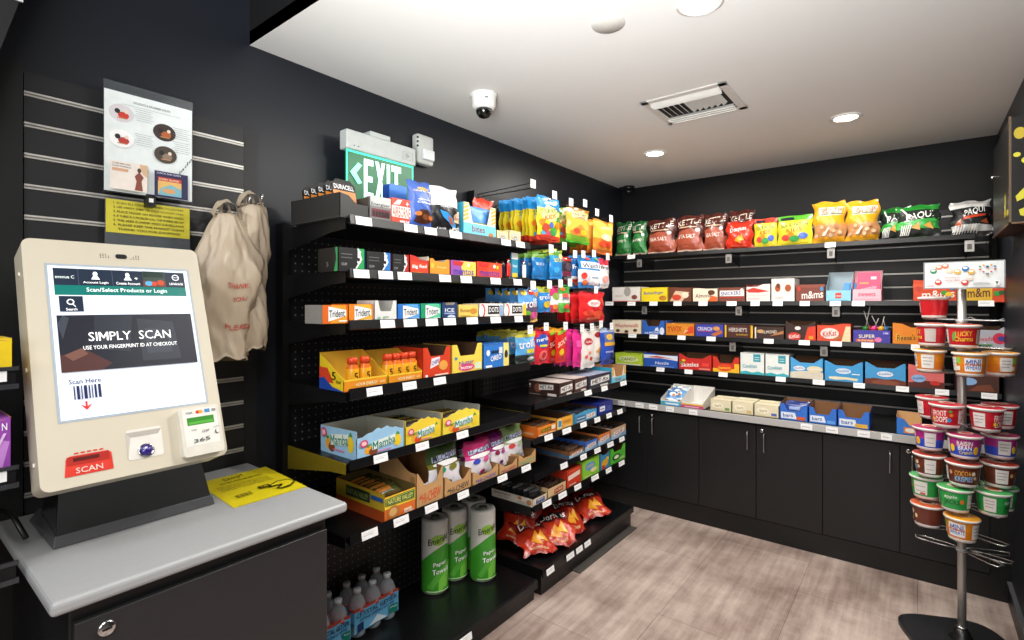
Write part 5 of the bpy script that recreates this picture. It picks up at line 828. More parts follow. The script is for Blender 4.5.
# ---- cabinets and counter --------------------------------------------------------------------
YC = 3.335; zb0 = .118
CB = M('#161618', .40, vary=.10, spec=.5); CBD = M('#0d0d0e', .4)
seams = [-1.804, -1.453, -1.098, -.759, -.416, -.071, .272]
hx = {0: -1.492, 1: -1.401, 2: -.803, 3: -.712, 4: -.112, 5: -.02}
for c in range(3):
    x0, x1 = seams[2*c], seams[2*c+2]; r = empty('base_cabinet', (x0, YC, 0)); w = x1-x0
    MB().box(.001, .018, zb0, w-.001, YB-YC-.02, .69, CBD).build('carcass', r)
    MB().box(0, .004, 0, w, .03, zb0-.004, BLK).build('plinth', r)
    for k_ in (0, 1):
        a, b = seams[2*c+k_]-x0+.0015, seams[2*c+k_+1]-x0-.0015
        dd = MB().box(a, 0, zb0, b, .018, .676, CB).build('cabinet_door', r, bevel=.0015)
        h = hx[2*c+k_]-x0; MB().tube([(h, 0, .522), (h, -.022, .524), (h, -.025, .534), (h, -.025, .622), (h, -.022, .632), (h, 0, .634)], .0042, STEEL).build('handle', dd)
        if k_ == 1:
            lk = MB().lathe([(.012, 0), (.012, .003), (.010, .005), (0, .0052)], 20, CHROME); lk.box(-.0015, -.006, .005, .0015, .006, .006, BLK); lk.build('lock', dd, (hx[2*c+1]-x0-.018+.002, 0, .648), rot=(radians(90), 0, 0))
    tag(r, ['black double base cabinet at the left end of the back wall', 'black double base cabinet in the middle of the back wall', 'black double base cabinet at the right end, behind the cup stand'][c], 'cabinet', 'black base cabinets along the back wall')
struct(MB().box(.272, YC+.002, 0, XR, YB, .69, BLK).build('trim_4')); struct(MB().box(XL, YC+.004, 0, seams[0], YB, .69, BLK).build('trim_5'))
ct = MB().box(XL+.002, 3.305, .705, XR-.002, YB-.02, .73, M('#1a1a1b', .35)).build('countertop', None, bevel=.002)
lp = MB(); lp.box(XL+.002, 3.288, .697, XR-.002, 3.304, .734, M('#b3b2b0', .42, vary=.05)); lp.build('front_edge', ct)
for a, b in [(618,625),(635.5,643.7),(649,657.5),(666,674),(689,697.5),(800.6,812.4),(826,838),(857.5,870),(881,892)]:
    xa, xb = on_y(a, 300, 3.288)[0], on_y(b, 300, 3.288)[0]; m = MB().box(xa, 3.2862, .699, xb, 3.2878, .731, TAGW); m.box(xa+.006, 3.286, .712, xb-.012, 3.2862, .716, M('#b9b9b9')); m.build('price_tag', ct)
tag(ct, 'long counter with pale grey front edge above the black cabinets', 'countertop')

YF = YL+.006
def PB(p0, p1, z, mk, name, label, cat, pyt=None, y=YF, group=None, pyb=None):
    xc, w = spanB(p0, p1, y); w *= .98; pc = (p0+p1)/2; h = (on_y(pc, pyt, y)[2]-z) if pyt else None
    o = mk(w, h).build(name, None, (xc, y, z), 0); o['w'] = w; return tag(o, label, cat, group)
# ---- top shelf: bags -------------------------------------------------------------------------
KET = lambda c1, c2, wd: ([(.05, c1), (.40, c2), (.60, c1), (1, c1)], [('p', [(.05, .70), (.95, .76), (.95, .94), (.05, .88)], c1), ('t', 'KETTLE', .5, .81, .86, .15, '#e8dfd0', .07), ('r', .12, .65, .8, .68, '#c9a58a'), ('p', [(.1, .2), (.9, .24), (.9, .58), (.5, .62), (.1, .55)], c2), ('t', wd, .45, .42, .62, .10, '#f2e4d8'), ('e', .82, .58, .07, .05, '#d8dce4'), ('r', .05, .04, .95, .08, '#d8b8a8')])
def cb(bd, t=.10, seed=1, cr=.006, seal=.05): return lambda w, h: bag(w, h, t, bd[0], bd[1], seed=seed, puff=1.0, crumple=cr, seal=seal)
gk = KET('#1d5a2c', '#2f7a3a', 'JALAPENO'); bk = KET('#4e2018', '#9c4a34', 'SEA SALT')
for i, (p0, p1, pt, bd, y, rx, nm, lab) in enumerate(((616, 632, 222, gk, 3.63, -3, 'chip_bag', 'green kettle chip bag at the far left of the top back shelf'), (632, 647, 221, gk, 3.61, -3, 'chip_bag', 'second green kettle chip bag, beside the brown ones'),
    (647.5, 676, 219, bk, 3.63, -5, 'chip_bag', 'brown kettle chip bag, leftmost of the brown ones'), (676, 703.5, 215, bk, 3.63, -6, 'chip_bag', 'brown kettle chip bag, second of the brown ones'), (703, 727, 213, bk, 3.64, -5, 'chip_bag', 'brown kettle chip bag left of the red tortilla chips'), (729, 755, 210, bk, 3.72, -2, 'chip_bag', 'brown kettle chip bag standing behind the red tortilla chips'))):
    o = PB(p0, p1, b1, cb(bd, .09, i+3), nm, lab, 'chip bag', pt, y=y, group='kettle chip bags'); lean(o, radians(rx))
lean(PB(726, 753.5, b1, cb(([(.06, '#a82418'), (.94, '#c8301c'), (1, '#a82418')], [('t', 'Doritos', .48, .70, .62, .14, '#f2ece6', .07), ('p', [(.35, .3), (.6, .2), (.55, .5)], '#e89a2a'), ('p', [(.52, .3), (.72, .3), (.62, .52)], '#f0b03a'), ('r', .2, .08, .8, .14, '#e0543a')]), .08, 21), 'chip_bag', 'red tortilla chip bag on the top back shelf', 'chip bag', 221, y=3.605), radians(-3))
SP2 = lambda a, b: ([(.06, b), (.82, a), (1, b)], [('r', .05, .10, .95, .80, a), ('t', 'SOUR PATCH', .5, .68, .78, .13, '#1e6a2e', .05), ('t', 'KIDS', .5, .52, .45, .13, '#d83a2a', .05), ('e', .25, .28, .13, .1, '#d84a3a'), ('e', .5, .24, .15, .1, '#3a9a4a'), ('e', .75, .32, .13, .1, '#4a6ad0'), ('e', .4, .38, .1, .07, '#e8872a'), ('r', .1, .86, .5, .94, '#2a2a3a')])
PB(754, 778, b1, cb(SP2('#d8c82e', '#cf4432'), .05, 31, .002), 'candy_bag', 'yellow and red stand-up candy bag on the top back shelf', 'candy bag', 218.5, y=3.61)
PB(777.5, 813, b1, cb(SP2('#dccb32', '#5ab02e'), .06, 32, .002), 'candy_bag', 'wide yellow and green stand-up candy bag on the top back shelf', 'candy bag', 215.5, y=3.60)
PR = ([(.06, '#c98a1a'), (.16, '#d89a22'), (.42, '#c08a5a'), (.5, '#d09a3a'), (1, '#dfa51e')], [('r', .2, .66, .95, .86, '#e8dcc8'), ('r', .2, .68, .95, .70, '#3a5a2e'), ('t', 'TURKEY CREEK', .57, .79, .66, .08, '#b8322a'), ('t', 'PORK SKINS', .57, .725, .5, .05, '#7a3a1e')]+[('e', .12+.09*i, .20+.05*((i*7) % 5), .06, .045, ['#d8b08a', '#b8845a', '#e0c09a'][i % 3]) for i in range(9)]+[('p', [(.3, .2), (.5, .38), (.55, .36), (.38, .18)], '#efe2cc'), ('r', .1, .05, .9, .09, '#e8b83a')])
PB(812.5, 846.5, b1, cb(PR, .10, 41, .006), 'chip_bag', 'yellow pork rind bag, left one of two on the top back shelf', 'chip bag', 202, y=3.61, group='yellow pork rind bags')
PB(845.5, 880, b1, cb(PR, .10, 43, .006), 'chip_bag', 'yellow pork rind bag, right one of two on the top back shelf', 'chip bag', 201, y=3.61, group='yellow pork rind bags')
def paq(c1, c2, w_): return ([(.07, c1), (.25, '#2b2f2b'), (.50, c2), (.85, '#26302a'), (1, c1)], [('t', w_, .54, .64, .62, .24, '#f0f0ea', .10), ('p', [(.02, .40), (.9, .46), (.98, .58), (.3, .5)], c2), ('p', [(.34, .30), (.55, .22), (.52, .46)], '#e0a04a'), ('p', [(.62, .34), (.85, .24), (.80, .46)], '#e8ac52')]+[('p', [(.05+.05*i, .10), (.08+.05*i, .10), (.16+.05*i, .38), (.13+.05*i, .38)], '#e4e4e0') for i in range(5)]+[('p', [(.1, .9), (.3, .55), (.34, .55), (.15, .92)], '#f0f0ea')])
lean(PB(880, 910, b1, cb(paq('#1f7a2a', '#3fa84a', 'PAQ'), .08, 51), 'chip_bag', 'green tortilla chip bag tucked behind the larger green one', 'chip bag', 207, y=3.66), radians(-8))
lean(PB(896, 941, b1, cb(paq('#238a2e', '#46b04e', 'PAQUI'), .08, 52), 'chip_bag', 'large green tortilla chip bag with white name on the top back shelf', 'chip bag', 204.5, y=3.61), radians(-8))
lean(PB(950, 992.5, b1, cb(([(.10, '#3a3a3a'), (.25, '#d4d4d2'), (.45, '#2a2a2c'), (.80, '#1c1c1e'), (.9, '#d8d8d6'), (1, '#b8b8b6')], [('t', 'PAQUI', .58, .64, .5, .22, '#f4f4f2', .12), ('p', [(.3, .42), (.95, .52), (.95, .58), (.3, .5)], '#d84a2a'), ('p', [(.1, .3), (.28, .2), (.25, .46)], '#b8562a'), ('p', [(.72, .34), (.95, .30), (.9, .44)], '#c8622a')]+[('p', [(.05+.07*i, .05), (.08+.07*i, .05), (.14+.07*i, .28), (.11+.07*i, .28)], '#e4e4e0') for i in range(9)]), .09, 53), 'chip_bag', 'black and white chip bag at the right end of the top back shelf', 'chip bag', 200, y=3.61), radians(-8))
# ---- second shelf ----------------------------------------------------------------------------
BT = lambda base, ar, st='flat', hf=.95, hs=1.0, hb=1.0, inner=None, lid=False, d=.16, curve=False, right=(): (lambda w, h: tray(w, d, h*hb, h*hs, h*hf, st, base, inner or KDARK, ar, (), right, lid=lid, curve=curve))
W2 = 'display box'
PB(612, 640.5, b2, BT('#e6e1da', [('r', 0, 0, 1, .12, '#b83a32'), ('e', .55, .7, .12, .3, '#a8a29c'), ('t', 'classic', .25, .45, .3, .14, '#c9b8b0'), ('e', .8, .35, .1, .14, '#8a4a3a')], lid=True), 'candy_box', 'white candy box at the left end of the second back shelf', 'candy box', 287)
PB(641, 668, b2, BT('#ecd22a', [('t', 'Butterfinger', .48, .62, .74, .24, '#2448a8', .05), ('e', .82, .3, .14, .16, '#b8762a'), ('p', [(.7, .2), (.95, .45), (.9, .15)], '#c98a3a')], lid=True), 'candy_box', 'bright yellow candy box on the second back shelf', 'candy box', 287.5)
PB(668.5, 692, b2, BT('#6a3a26', [('p', [(.05, .1), (.6, .1), (.9, .7), (.3, .8)], '#d8b89a'), ('e', .35, .35, .2, .2, '#c8442e'), ('e', .72, .5, .15, .2, '#e8d8c0')], 'slope'), 'candy_tray', 'brown candy tray next to the yellow candy box', W2, 287)
PB(692.5, 718, b2, BT('#e8dcc4', [('t', 'Almond', .42, .5, .62, .28, '#6a3a2a', .05), ('p', [(.6, .05), (.98, .05), (.98, .4), (.75, .5)], '#d8632e'), ('e', .75, .72, .14, .18, '#5a3420')], 'slope', inner='#4a3020'), 'candy_tray', 'cream candy tray left of the brown and white box', W2, 288)
PB(718.5, 745.5, b2, BT('#7a4030', [('r', .04, .42, .96, .80, '#e8e4e0'), ('t', 'SNICKERS', .46, .61, .74, .24, '#2a3f8f', .06), ('r', .04, .3, .96, .36, '#b8322a'), ('e', .88, .8, .07, .14, '#d8d4d0')], lid=True), 'candy_box', 'brown and white candy bar box with blue lettering on the second back shelf', 'candy box', 287.5)
PB(746, 770.5, b2, BT('#e4ded8', [('p', [(.0, .8), (.3, .95), (.98, .7), (.5, .62), (.1, .64)], '#c83a30'), ('t', 'kinder', .35, .25, .5, .14, '#c0a8a0'), ('r', .1, .45, .85, .48, '#d8b8b0')], 'rise', hf=.85, inner='#8a3a30'), 'candy_tray', 'white and red candy tray on the second back shelf', W2, 284)
PB(771, 795, b2, BT('#e6e2dc', [('r', .08, .42, .46, .92, '#dcd6ce'), ('r', .54, .42, .92, .92, '#dcd6ce'), ('e', .28, .6, .12, .15, '#a8542a'), ('e', .72, .6, .13, .15, '#a8542a'), ('e', .3, .7, .09, .1, '#6a3018'), ('t', 'bueno', .35, .22, .3, .1, '#b8a498')], lid=True), 'candy_box', 'tall white candy box with two brown pictures on the second back shelf', 'candy box', 278.5)
mm = lambda c, c2: [('t', 'm&m', .52, .42, .62, .42, '#f4efe8', .05), ('t', 's', .9, .40, .1, .3, '#f4efe8'), ('r', .0, .82, 1, 1, c2), ('e', .12, .75, .06, .12, '#c83a2a'), ('e', .9, .75, .06, .12, '#3a8ac0')]
PB(795.5, 825, b2, BT('#7a3e30', mm('#7a3e30', '#8f4a3a'), lid=True), 'candy_box', 'brown chocolate candy box with white letters on the second back shelf', 'candy box', 284.5)
o = PB(825.5, 851.5, b2, BT('#8fcbe4', [('r', .1, .12, .9, .2, '#5aa8cc'), ('r', .38, .35, .62, .8, '#d8402e'), ('r', .40, .5, .6, .56, '#f4e4e0')], 'flat', hf=.38, hs=.38, inner='#9fb2bb', curve=False, d=.15), 'candy_tray', 'light blue sloped candy tray on the second back shelf', W2, 271)
for i in range(2):
    m = MB().box(-.016, 0, 0, .016, .007, .115, M('#2f8ac8', .3)); art(m, flat((-.016, 0, 0), (.032,0,0), (0,0,.115)), [('r', .2, .3, .8, .6, '#d8e8f4')]); b = m.build('candy_pack', None, o.location+Vector((o['w']*.2+.03*(i-.3), .05+.012*i, .004))); b.rotation_euler = (radians(-8), radians(12), 0); tag(b, 'blue candy stick pack inside the light blue sloped tray', 'candy pack', 'blue packs in the sloped tray')
o = PB(852, 882, b2, BT('#f0b8c4', [('r', .08, .15, .92, .28, '#e8a0b0'), ('t', 'sweets', .5, .6, .6, .3, '#d8486a')], 'flat', hf=.40, hs=.55, inner='#e4a8b4', curve=False, d=.15), 'candy_tray', 'pale pink sloped candy tray on the second back shelf', W2, 269.5)
b = lean(PB(857, 880, b2+.01, card([('t', 'gummies', .5, .42, .7, .16, '#f4b8c8', .1), ('r', .6, .75, .85, .85, '#f0c8d4'), ('r', .1, .6, .5, .64, '#e8a83a')], '#d83a6a', .03), 'candy_pack', 'hot pink candy pack standing in the pale pink tray', 'candy pack', 272, y=YF+.03), radians(-8))
PB(912.5, 957.5, b2, BT('#d8481e', mm('', '#e0582a')+[('e', .72, .5, .08, .12, '#3a9a3a'), ('e', .82, .42, .08, .12, '#e8c02a')], 'slope', hf=.82, curve=False, d=.18), 'candy_tray', 'orange chocolate candy tray left of the cup stand pole', W2, 279.5)
PB(964, 1010.5, b2, BT('#d8481e', [('r', 0, 0, .62, .98, '#e0b22a'), ('t', 'm&m', .32, .5, .5, .5, '#5a2a1e', .05), ('e', .72, .45, .08, .14, '#3a9a3a'), ('e', .82, .5, .06, .12, '#2a5a2a')], 'rise', hf=.75, curve=False, d=.18), 'candy_tray', 'yellow and red chocolate candy tray right of the cup stand pole', W2, 277)
# ---- third shelf -----------------------------------------------------------------------------
PB(612, 641.5, b3, BT('#e8dcc4', [('t', 'Whatchamacallit', .5, .62, .8, .26, '#b8322a', .05), ('e', .2, .25, .07, .1, '#5a3420'), ('e', .5, .2, .07, .1, '#5a3420'), ('e', .8, .3, .07, .1, '#5a3420'), ('r', 0, 0, 1, .08, '#c8442e')], lid=True), 'candy_box', 'cream candy box with red lettering at the left end of the third back shelf', 'candy box', 320)
PB(642, 665, b3, BT('#2f62b8', [('t', 'ALMOND', .45, .3, .7, .22, '#e8eef8', .1), ('p', [(.55, .5), (.75, .5), (.7, .9), (.6, .8)], '#e0e8f4'), ('e', .88, .5, .1, .4, '#dce6f4')], 'u', hf=.62, hs=1), 'candy_tray', 'blue and white candy tray on the third back shelf', W2, 320.5)
PB(665.5, 694.5, b3, BT('#d88a2a', [('t', 'TWIX', .32, .55, .52, .44, '#b8221a', .1), ('p', [(.6, .2), (.85, .8), (.98, .8), (.98, .3)], '#d8482a'), ('p', [(.62, .15), (.8, .5), (.7, .55)], '#e8c08a'), ('r', 0, 0, 1, .08, '#c8702a')], lid=True), 'candy_box', 'golden candy bar box with dark red lettering on the third back shelf', 'candy box', 323.5)
PB(695, 724, b3, BT('#3a3fa0', [('t', 'CRUNCH', .34, .66, .52, .28, '#e8e4f0'), ('r', .08, .46, .6, .5, '#c83a30'), ('p', [(.55, .25), (.9, .6), (.98, .4), (.7, .1)], '#b8683a'), ('e', .75, .7, .12, .16, '#d8944a')], lid=True), 'candy_box', 'violet blue candy bar box on the third back shelf', 'candy box', 324.5)
PB(724.5, 754, b3, BT('#4a2420', [('r', 0, 0, .06, .98, '#e0b22a'), ('r', .90, 0, .97, .98, '#e0b22a'), ('t', "HERSHEY'S", .46, .65, .62, .3, '#d8ccc4'), ('t', 'ALMONDS', .6, .3, .4, .12, '#c8a83a')], lid=True), 'candy_box', 'dark brown candy bar box with yellow edges on the third back shelf', 'candy box', 325)
PB(754.5, 784.5, b3, BT('#3a2622', [('r', 0, 0, .05, .98, '#e4dcd0'), ('t', 'ALMOND', .5, .62, .5, .24, '#e0d4c4', .05), ('p', [(.5, .3), (.98, .5), (.98, .75), (.8, .6)], '#b8784a'), ('e', .2, .65, .12, .14, '#c8a06a')], lid=True), 'candy_box', 'dark brown candy box with tan picture on the third back shelf', 'candy box', 327)
PB(785, 816, b3, BT('#3a2420', [('e', .3, .30, .22, .26, '#c8342a'), ('t', 'KitKat', .3, .3, .34, .24, '#f4e8e4', .1), ('p', [(.62, .0), (1, .0), (1, .98), (.75, .9)], '#d8402a'), ('r', .78, .15, .92, .35, '#e89a2a'), ('e', .42, .82, .1, .12, '#e4e0dc')], 'v', hf=.80, hs=1), 'candy_tray', 'dark brown and red candy tray on the third back shelf', W2, 321.5)
PB(816.5, 851.5, b3, BT('#d8482a', [('e', .38, .52, .27, .32, '#e4dcd4'), ('t', 'KitKat', .38, .52, .40, .34, '#c8281e', .12), ('p', [(.72, .05), (.98, .05), (.98, .95), (.85, .95)], '#e8d2a8'), ('p', [(.52, .1), (.75, .3), (.7, .42), (.5, .25)], '#b06a34')], 'rise', hf=.9, hs=1), 'candy_tray', 'orange red candy tray with white oval on the third back shelf', W2, 323.5)
o = PB(852.5, 891, b3, BT('#3f3a9c', [('t', 'SUPER', .38, .55, .44, .26, '#f0e2c0', .04), ('r', .08, .14, .6, .34, '#c85a2a'), ('t', 'BLOW POP', .34, .24, .4, .12, '#f4e0d0'), ('e', .68, .32, .09, .18, '#e07ab0'), ('r', .8, .7, .98, .95, '#5a4ab8'), ('t', '100', .88, .8, .12, .12, '#ffffff')], 'flat', hf=.98), 'lollipop_tray', 'purple lollipop tray with sticks poking out on the third back shelf', W2, 330); w = o['w']
for i, (u, c, l, a) in enumerate(((.32, '#2f7a3a', .15, 10), (.42, '#b8323a', .11, -14), (.55, '#d83a7a', .06, 20), (.66, '#7a2a9a', .08, -22), (.74, '#e0a02a', .07, 12), (.85, '#3a8ac0', .05, -10))):
    m = MB().lathe([(0, -.018), (.012, -.013), (.0165, 0), (.013, .012), (.004, .018)], 16, G(c)); m.tube([(0, 0, .016), (0, 0, .018+l*.8)], .0022, WHITE)
    tag(m.build('lollipop', None, o.location+Vector(((u-.5)*w, .06+.02*(i % 2), .085)), rot=(radians(8), radians(a), 0)), ['green lollipop with long stick in the purple tray', 'red lollipop in the purple tray', 'pink lollipop in the purple tray', 'purple lollipop in the purple tray', 'orange lollipop in the purple tray', 'blue lollipop at the right end of the purple tray'][i], 'lollipop', 'lollipops in the purple tray')
PB(892, 927, b3, BT('#e0821c', [('t', "Reese's", .40, .45, .58, .4, '#f0c02a', .05), ('t', "Reese's", .41, .44, .55, .34, '#5a2a1a', .05)], 'slope', hf=.80, hs=1), 'candy_tray', 'orange candy tray with yellow script on the third back shelf', W2, 323)
PB(966, 1011, b3, BT('#a9a9b2', [('t', 'Airheads', .35, .5, .5, .24, '#c8324a', .1), ('e', .76, .55, .16, .3, '#c8284a'), ('e', .8, .55, .08, .14, '#3a3a8a'), ('r', .1, .12, .6, .24, '#4a9a5a')], 'u', hf=.86, hs=1), 'candy_tray', 'silver grey candy tray right of the cup stand on the third back shelf', W2, 327)
# ---- fourth shelf ----------------------------------------------------------------------------
PB(615, 643, b4, BT('#b4cf3a', [('t', 'CANDY', .5, .55, .62, .26, '#3a5a2a', .05), ('e', .5, .55, .36, .24, '#d8e4a0'), ('t', 'CANDY', .5, .55, .55, .24, '#4a4a2a', .05), ('r', .06, .08, .94, .16, '#d8d8d0')], lid=True), 'candy_box', 'lime green candy box at the left end of the fourth back shelf', 'candy box', 353.5)
PB(643.5, 678, b4, BT('#2a58b4', [('p', [(.0, .7), (.5, .75), (1, .62), (1, .98), (0, .98)], '#e0e6f0'), ('p', [(.1, .78), (.4, .92), (.9, .74), (.5, .78)], '#c8503a'), ('t', 'Nestle', .55, .4, .4, .22, '#e8eef8', .03), ('r', .2, .14, .9, .18, '#8aa8e0')], 'slope', hf=.9), 'candy_tray', 'blue and white candy tray on the fourth back shelf', W2, 353.5)
PB(678.5, 712, b4, BT('#c62a24', [('t', 'Skittles', .34, .48, .54, .34, '#f4ece6', .12), ('e', .15, .8, .06, .1, '#e8c02a'), ('e', .08, .6, .05, .08, '#3aa84a'), ('r', .62, .14, .95, .26, '#e8857a'), ('r', .72, .4, .92, .66, '#e0443a')], 'v', hf=.76, hs=1), 'candy_tray', 'red candy tray with white lettering on the fourth back shelf', W2, 354.5)
PB(712.5, 739.5, b4, BT('#c8301e', [('r', 0, 0, 1, .46, '#e8b82a'), ('e', .45, .55, .28, .34, '#d84a22'), ('t', 'Starburst', .45, .55, .44, .2, '#f4d83a', .05), ('r', .82, .4, 1, .98, '#e8b82a')], 'u', hf=.62, hs=1), 'candy_tray', 'red and yellow candy tray on the fourth back shelf', W2, 357)
cook = [('p', [(0, .0), (1, .0), (1, .12), (.75, .2), (.5, .13), (.25, .2), (0, .14)], '#3fb0bc'), ('r', .55, .62, .85, .95, '#2f96a8'), ('r', .6, .70, .8, .73, '#c8e8ec'), ('r', .6, .8, .8, .83, '#c8e8ec'), ('t', 'Cookies', .40, .42, .60, .16, '#3a9aa8', .03)]
PB(740, 764.5, b4, BT('#e2e6e4', cook, lid=True, inner='#3a3a3a'), 'cookie_box', 'white and aqua cookie box, left of two on the fourth back shelf', 'cookie box', 353, group='white and aqua cookie boxes')
PB(765, 789.5, b4, BT('#e2e6e4', cook, lid=True, inner='#3a3a3a'), 'cookie_box', 'white and aqua cookie box, right of two on the fourth back shelf', 'cookie box', 354.5, group='white and aqua cookie boxes')
MR = lambda bot, bl, x: [('p', [(0, .0), (1, .0), (1, .45), (.8, .55), (.3, .5), (0, .42)], bot), x, ('e', .28, .66, .18, .14, '#e4e8f0'), ('t', "Freshley", .28, .66, .26, .11, '#2a4a9a', .05), ('r', .62, .62, .9, .67, '#dfeefa')]
PB(790, 823.5, b4, BT('#4aa2da', MR('#d8d0c0', '', ('e', .75, .65, .24, .18, '#e8d8b0')), 'v', hf=.78, hs=1), 'pastry_tray', 'pale blue and cream pastry tray on the fourth back shelf', W2, 358)
PB(824, 863.5, b4, BT('#3f9ad4', [('p', [(.12, .2), (.3, .15), (.55, .2), (.85, .15), (.88, .28), (.6, .33), (.3, .34), (.13, .32)], '#e8dcb8'), ('e', .5, .68, .2, .17, '#cfe0f0'), ('t', "Freshley", .5, .68, .3, .12, '#2a4a9a', .05), ('r', .72, .5, .92, .56, '#e8f4fc')], 'v', hf=.80, hs=1), 'pastry_tray', 'blue pastry tray with cream cakes picture on the fourth back shelf', W2, 361.5)
PB(864.5, 906.5, b4, BT('#4098d0', [('p', [(0, .0), (1, .0), (1, .32), (.75, .42), (.5, .36), (.25, .42), (0, .34)], '#6a3426'), ('e', .5, .18, .34, .14, '#8a4a34'), ('e', .5, .66, .2, .16, '#dce4f0'), ('t', "Freshley", .5, .66, .3, .12, '#2a4a9a', .05)], 'v', hf=.78, hs=1), 'pastry_tray', 'blue and brown pastry tray on the fourth back shelf', W2, 363)
PB(907.5, 945, b4, BT('#d86a68', [('p', [(0, .0), (1, .0), (1, .4), (.5, .45), (0, .3)], '#5a2a22'), ('e', .3, .55, .2, .2, '#8ab0dc'), ('t', "Freshley", .3, .55, .3, .12, '#22407a', .05), ('e', .75, .35, .14, .12, '#c8302a')], 'slope', hf=.78, hs=1), 'pastry_tray', 'pink and brown pastry tray beside the cup stand', W2, 365)
PB(955, 1000, b4, BT('#4a2a22', [('e', .3, .6, .2, .2, '#8ab0dc'), ('p', [(.3, .1), (.9, .15), (.8, .5), (.5, .4)], '#7a4430')], 'v', hf=.78, hs=1), 'pastry_tray', 'dark brown pastry tray behind the cup stand', W2, 369)
# ---- on the counter --------------------------------------------------------------------------
YK = 3.318; zk = .7345
SL = lambda base, ar, inner: (lambda w, h: tray(w, .24, h, h*.36, h*.30, 'flat', base, inner, ar, (), (), curve=False))
o = PB(660.5, 680.8, zk, SL('#e4e0d6', [('r', 0, .0, 1, .8, '#4aa8dc'), ('r', .25, .2, .9, .5, '#e0eef4'), ('r', .05, .3, .2, .6, '#5ab04a')], '#d2cfc8'), 'candy_tray', 'white sloped tray with blue front holding snack packs on the counter', W2, 389, y=YK); w = o['w']
for i, (u, v, c) in enumerate(((.30, .20, '#3a78b8'), (.62, .30, '#4a88c0'), (.40, .52, '#3a70b0'), (.66, .64, '#b8c8cc'), (.38, .80, '#8a9a9a'))):
    b = bag(.075, .10, .03, [(.1, '#c8d4dc'), (.85, c), (1, '#dfe6ea')], [('e', .5, .5, .3, .2, '#e8ecee'), ('e', .6, .4, .15, .12, '#b8763a')], seed=70+i, puff=1.4, crumple=.003, nu=8, nv=8).build('snack_pack', None, o.location+Vector(((u-.5)*w*.7, .025+.20*v, .012+.04*v))); b.rotation_euler = (radians(-55), radians((-1)**i*8), radians((-1)**i*14)); tag(b, 'blue and silver snack pack lying in the white sloped tray', 'snack pack', 'snack packs in the sloped tray')
PB(681.2, 703.5, zk, SL('#e6e0d4', [('r', 0, 0, 1, .55, '#c8447a'), ('r', .0, .55, 1, .8, '#e0b83a'), ('r', .15, .1, .8, .35, '#e8a8c0')], '#d8d5cf'), 'candy_tray', 'empty white sloped tray with pink front on the counter', W2, 391, y=YK-.002)
CRM = lambda sh: BT('#e2d8b8', [('e', .35, .5, .26, .26, '#efe8d0'), ('t', 'bars', .38, .5, .3, .22, '#b89a5a', .05), ('r', .7, .15, .92, .35, sh), ('r', .05, .06, .95, .1, '#d0c090')], 'flat', hf=.95, lid=True, inner='#cfc4a0', d=.17)
for i, (a, b, t, c) in enumerate(((710, 731.5, 400, '#6a9a4a'), (732, 753.5, 402, '#d0b06a'), (754, 779, 405, '#5a6ab0'))):
    PB(a, b, zk, CRM(c), 'snack_box', ['cream snack box with green mark, left of three on the counter', 'cream snack box in the middle of three on the counter', 'cream snack box with blue mark, right of three on the counter'][i], 'carton', t, y=YK+.01, group='cream snack boxes on the counter')
BLT = lambda ar: (lambda w, h: tray(w, .20, h*1.08, h, h*.60, 'u', '#2f6cc8', '#7a5434', [('p', [(.05, .15), (.62, .15), (.55, .8), (.05, .8)], '#dfe6f0')]+ar+[('t', 'bars', .30, .5, .36, .36, '#2a4a9a', .05)], (), (), curve=False))
o = PB(779.5, 808, zk, BLT([('r', .60, .1, .92, .45, '#c85a2a')]), 'snack_tray', 'blue cut-out tray with dark packs, left of three on the counter', W2, 404.5, y=YK+.004); w = o['w']
for i in range(3):
    b = bag(w*.8, .06, .03, [(.1, '#1f2f6a'), (.9, '#28408a'), (1, '#1f2f6a')], [('r', .2, .3, .7, .6, '#8aa0d0')], seed=80+i, puff=1.6, crumple=.002, nu=8, nv=8).build('snack_pack', None, o.location+Vector((0, .06+.045*i, .03))); b.rotation_euler = (radians(-20), 0, 0); tag(b, 'dark blue snack pack in the left blue cut-out tray', 'snack pack', 'packs in the left blue tray')
PB(808.5, 837, zk, BLT([('r', .66, .1, .94, .42, '#5a9ae0')]), 'snack_tray', 'blue cut-out tray in the middle of three on the counter', W2, 408, y=YK+.004, group='empty blue cut-out trays')
PB(837.5, 870, zk, BLT([('r', .55, .08, .94, .46, '#d8a83a')]), 'snack_tray', 'blue cut-out tray with yellow mark, right of three on the counter', W2, 411, y=YK, group='empty blue cut-out trays')
PB(896, 922, zk, lambda w, h: tray(w, .20, h, h, h*.52, 'slope', '#2f74c8', '#c8a070', [('r', .30, .15, .95, .85, '#d8793a'), ('e', .55, .5, .2, .25, '#e8e0d0')], curve=False), 'snack_tray', 'blue and orange sloped tray on the counter by the cup stand', W2, 418, y=YK)
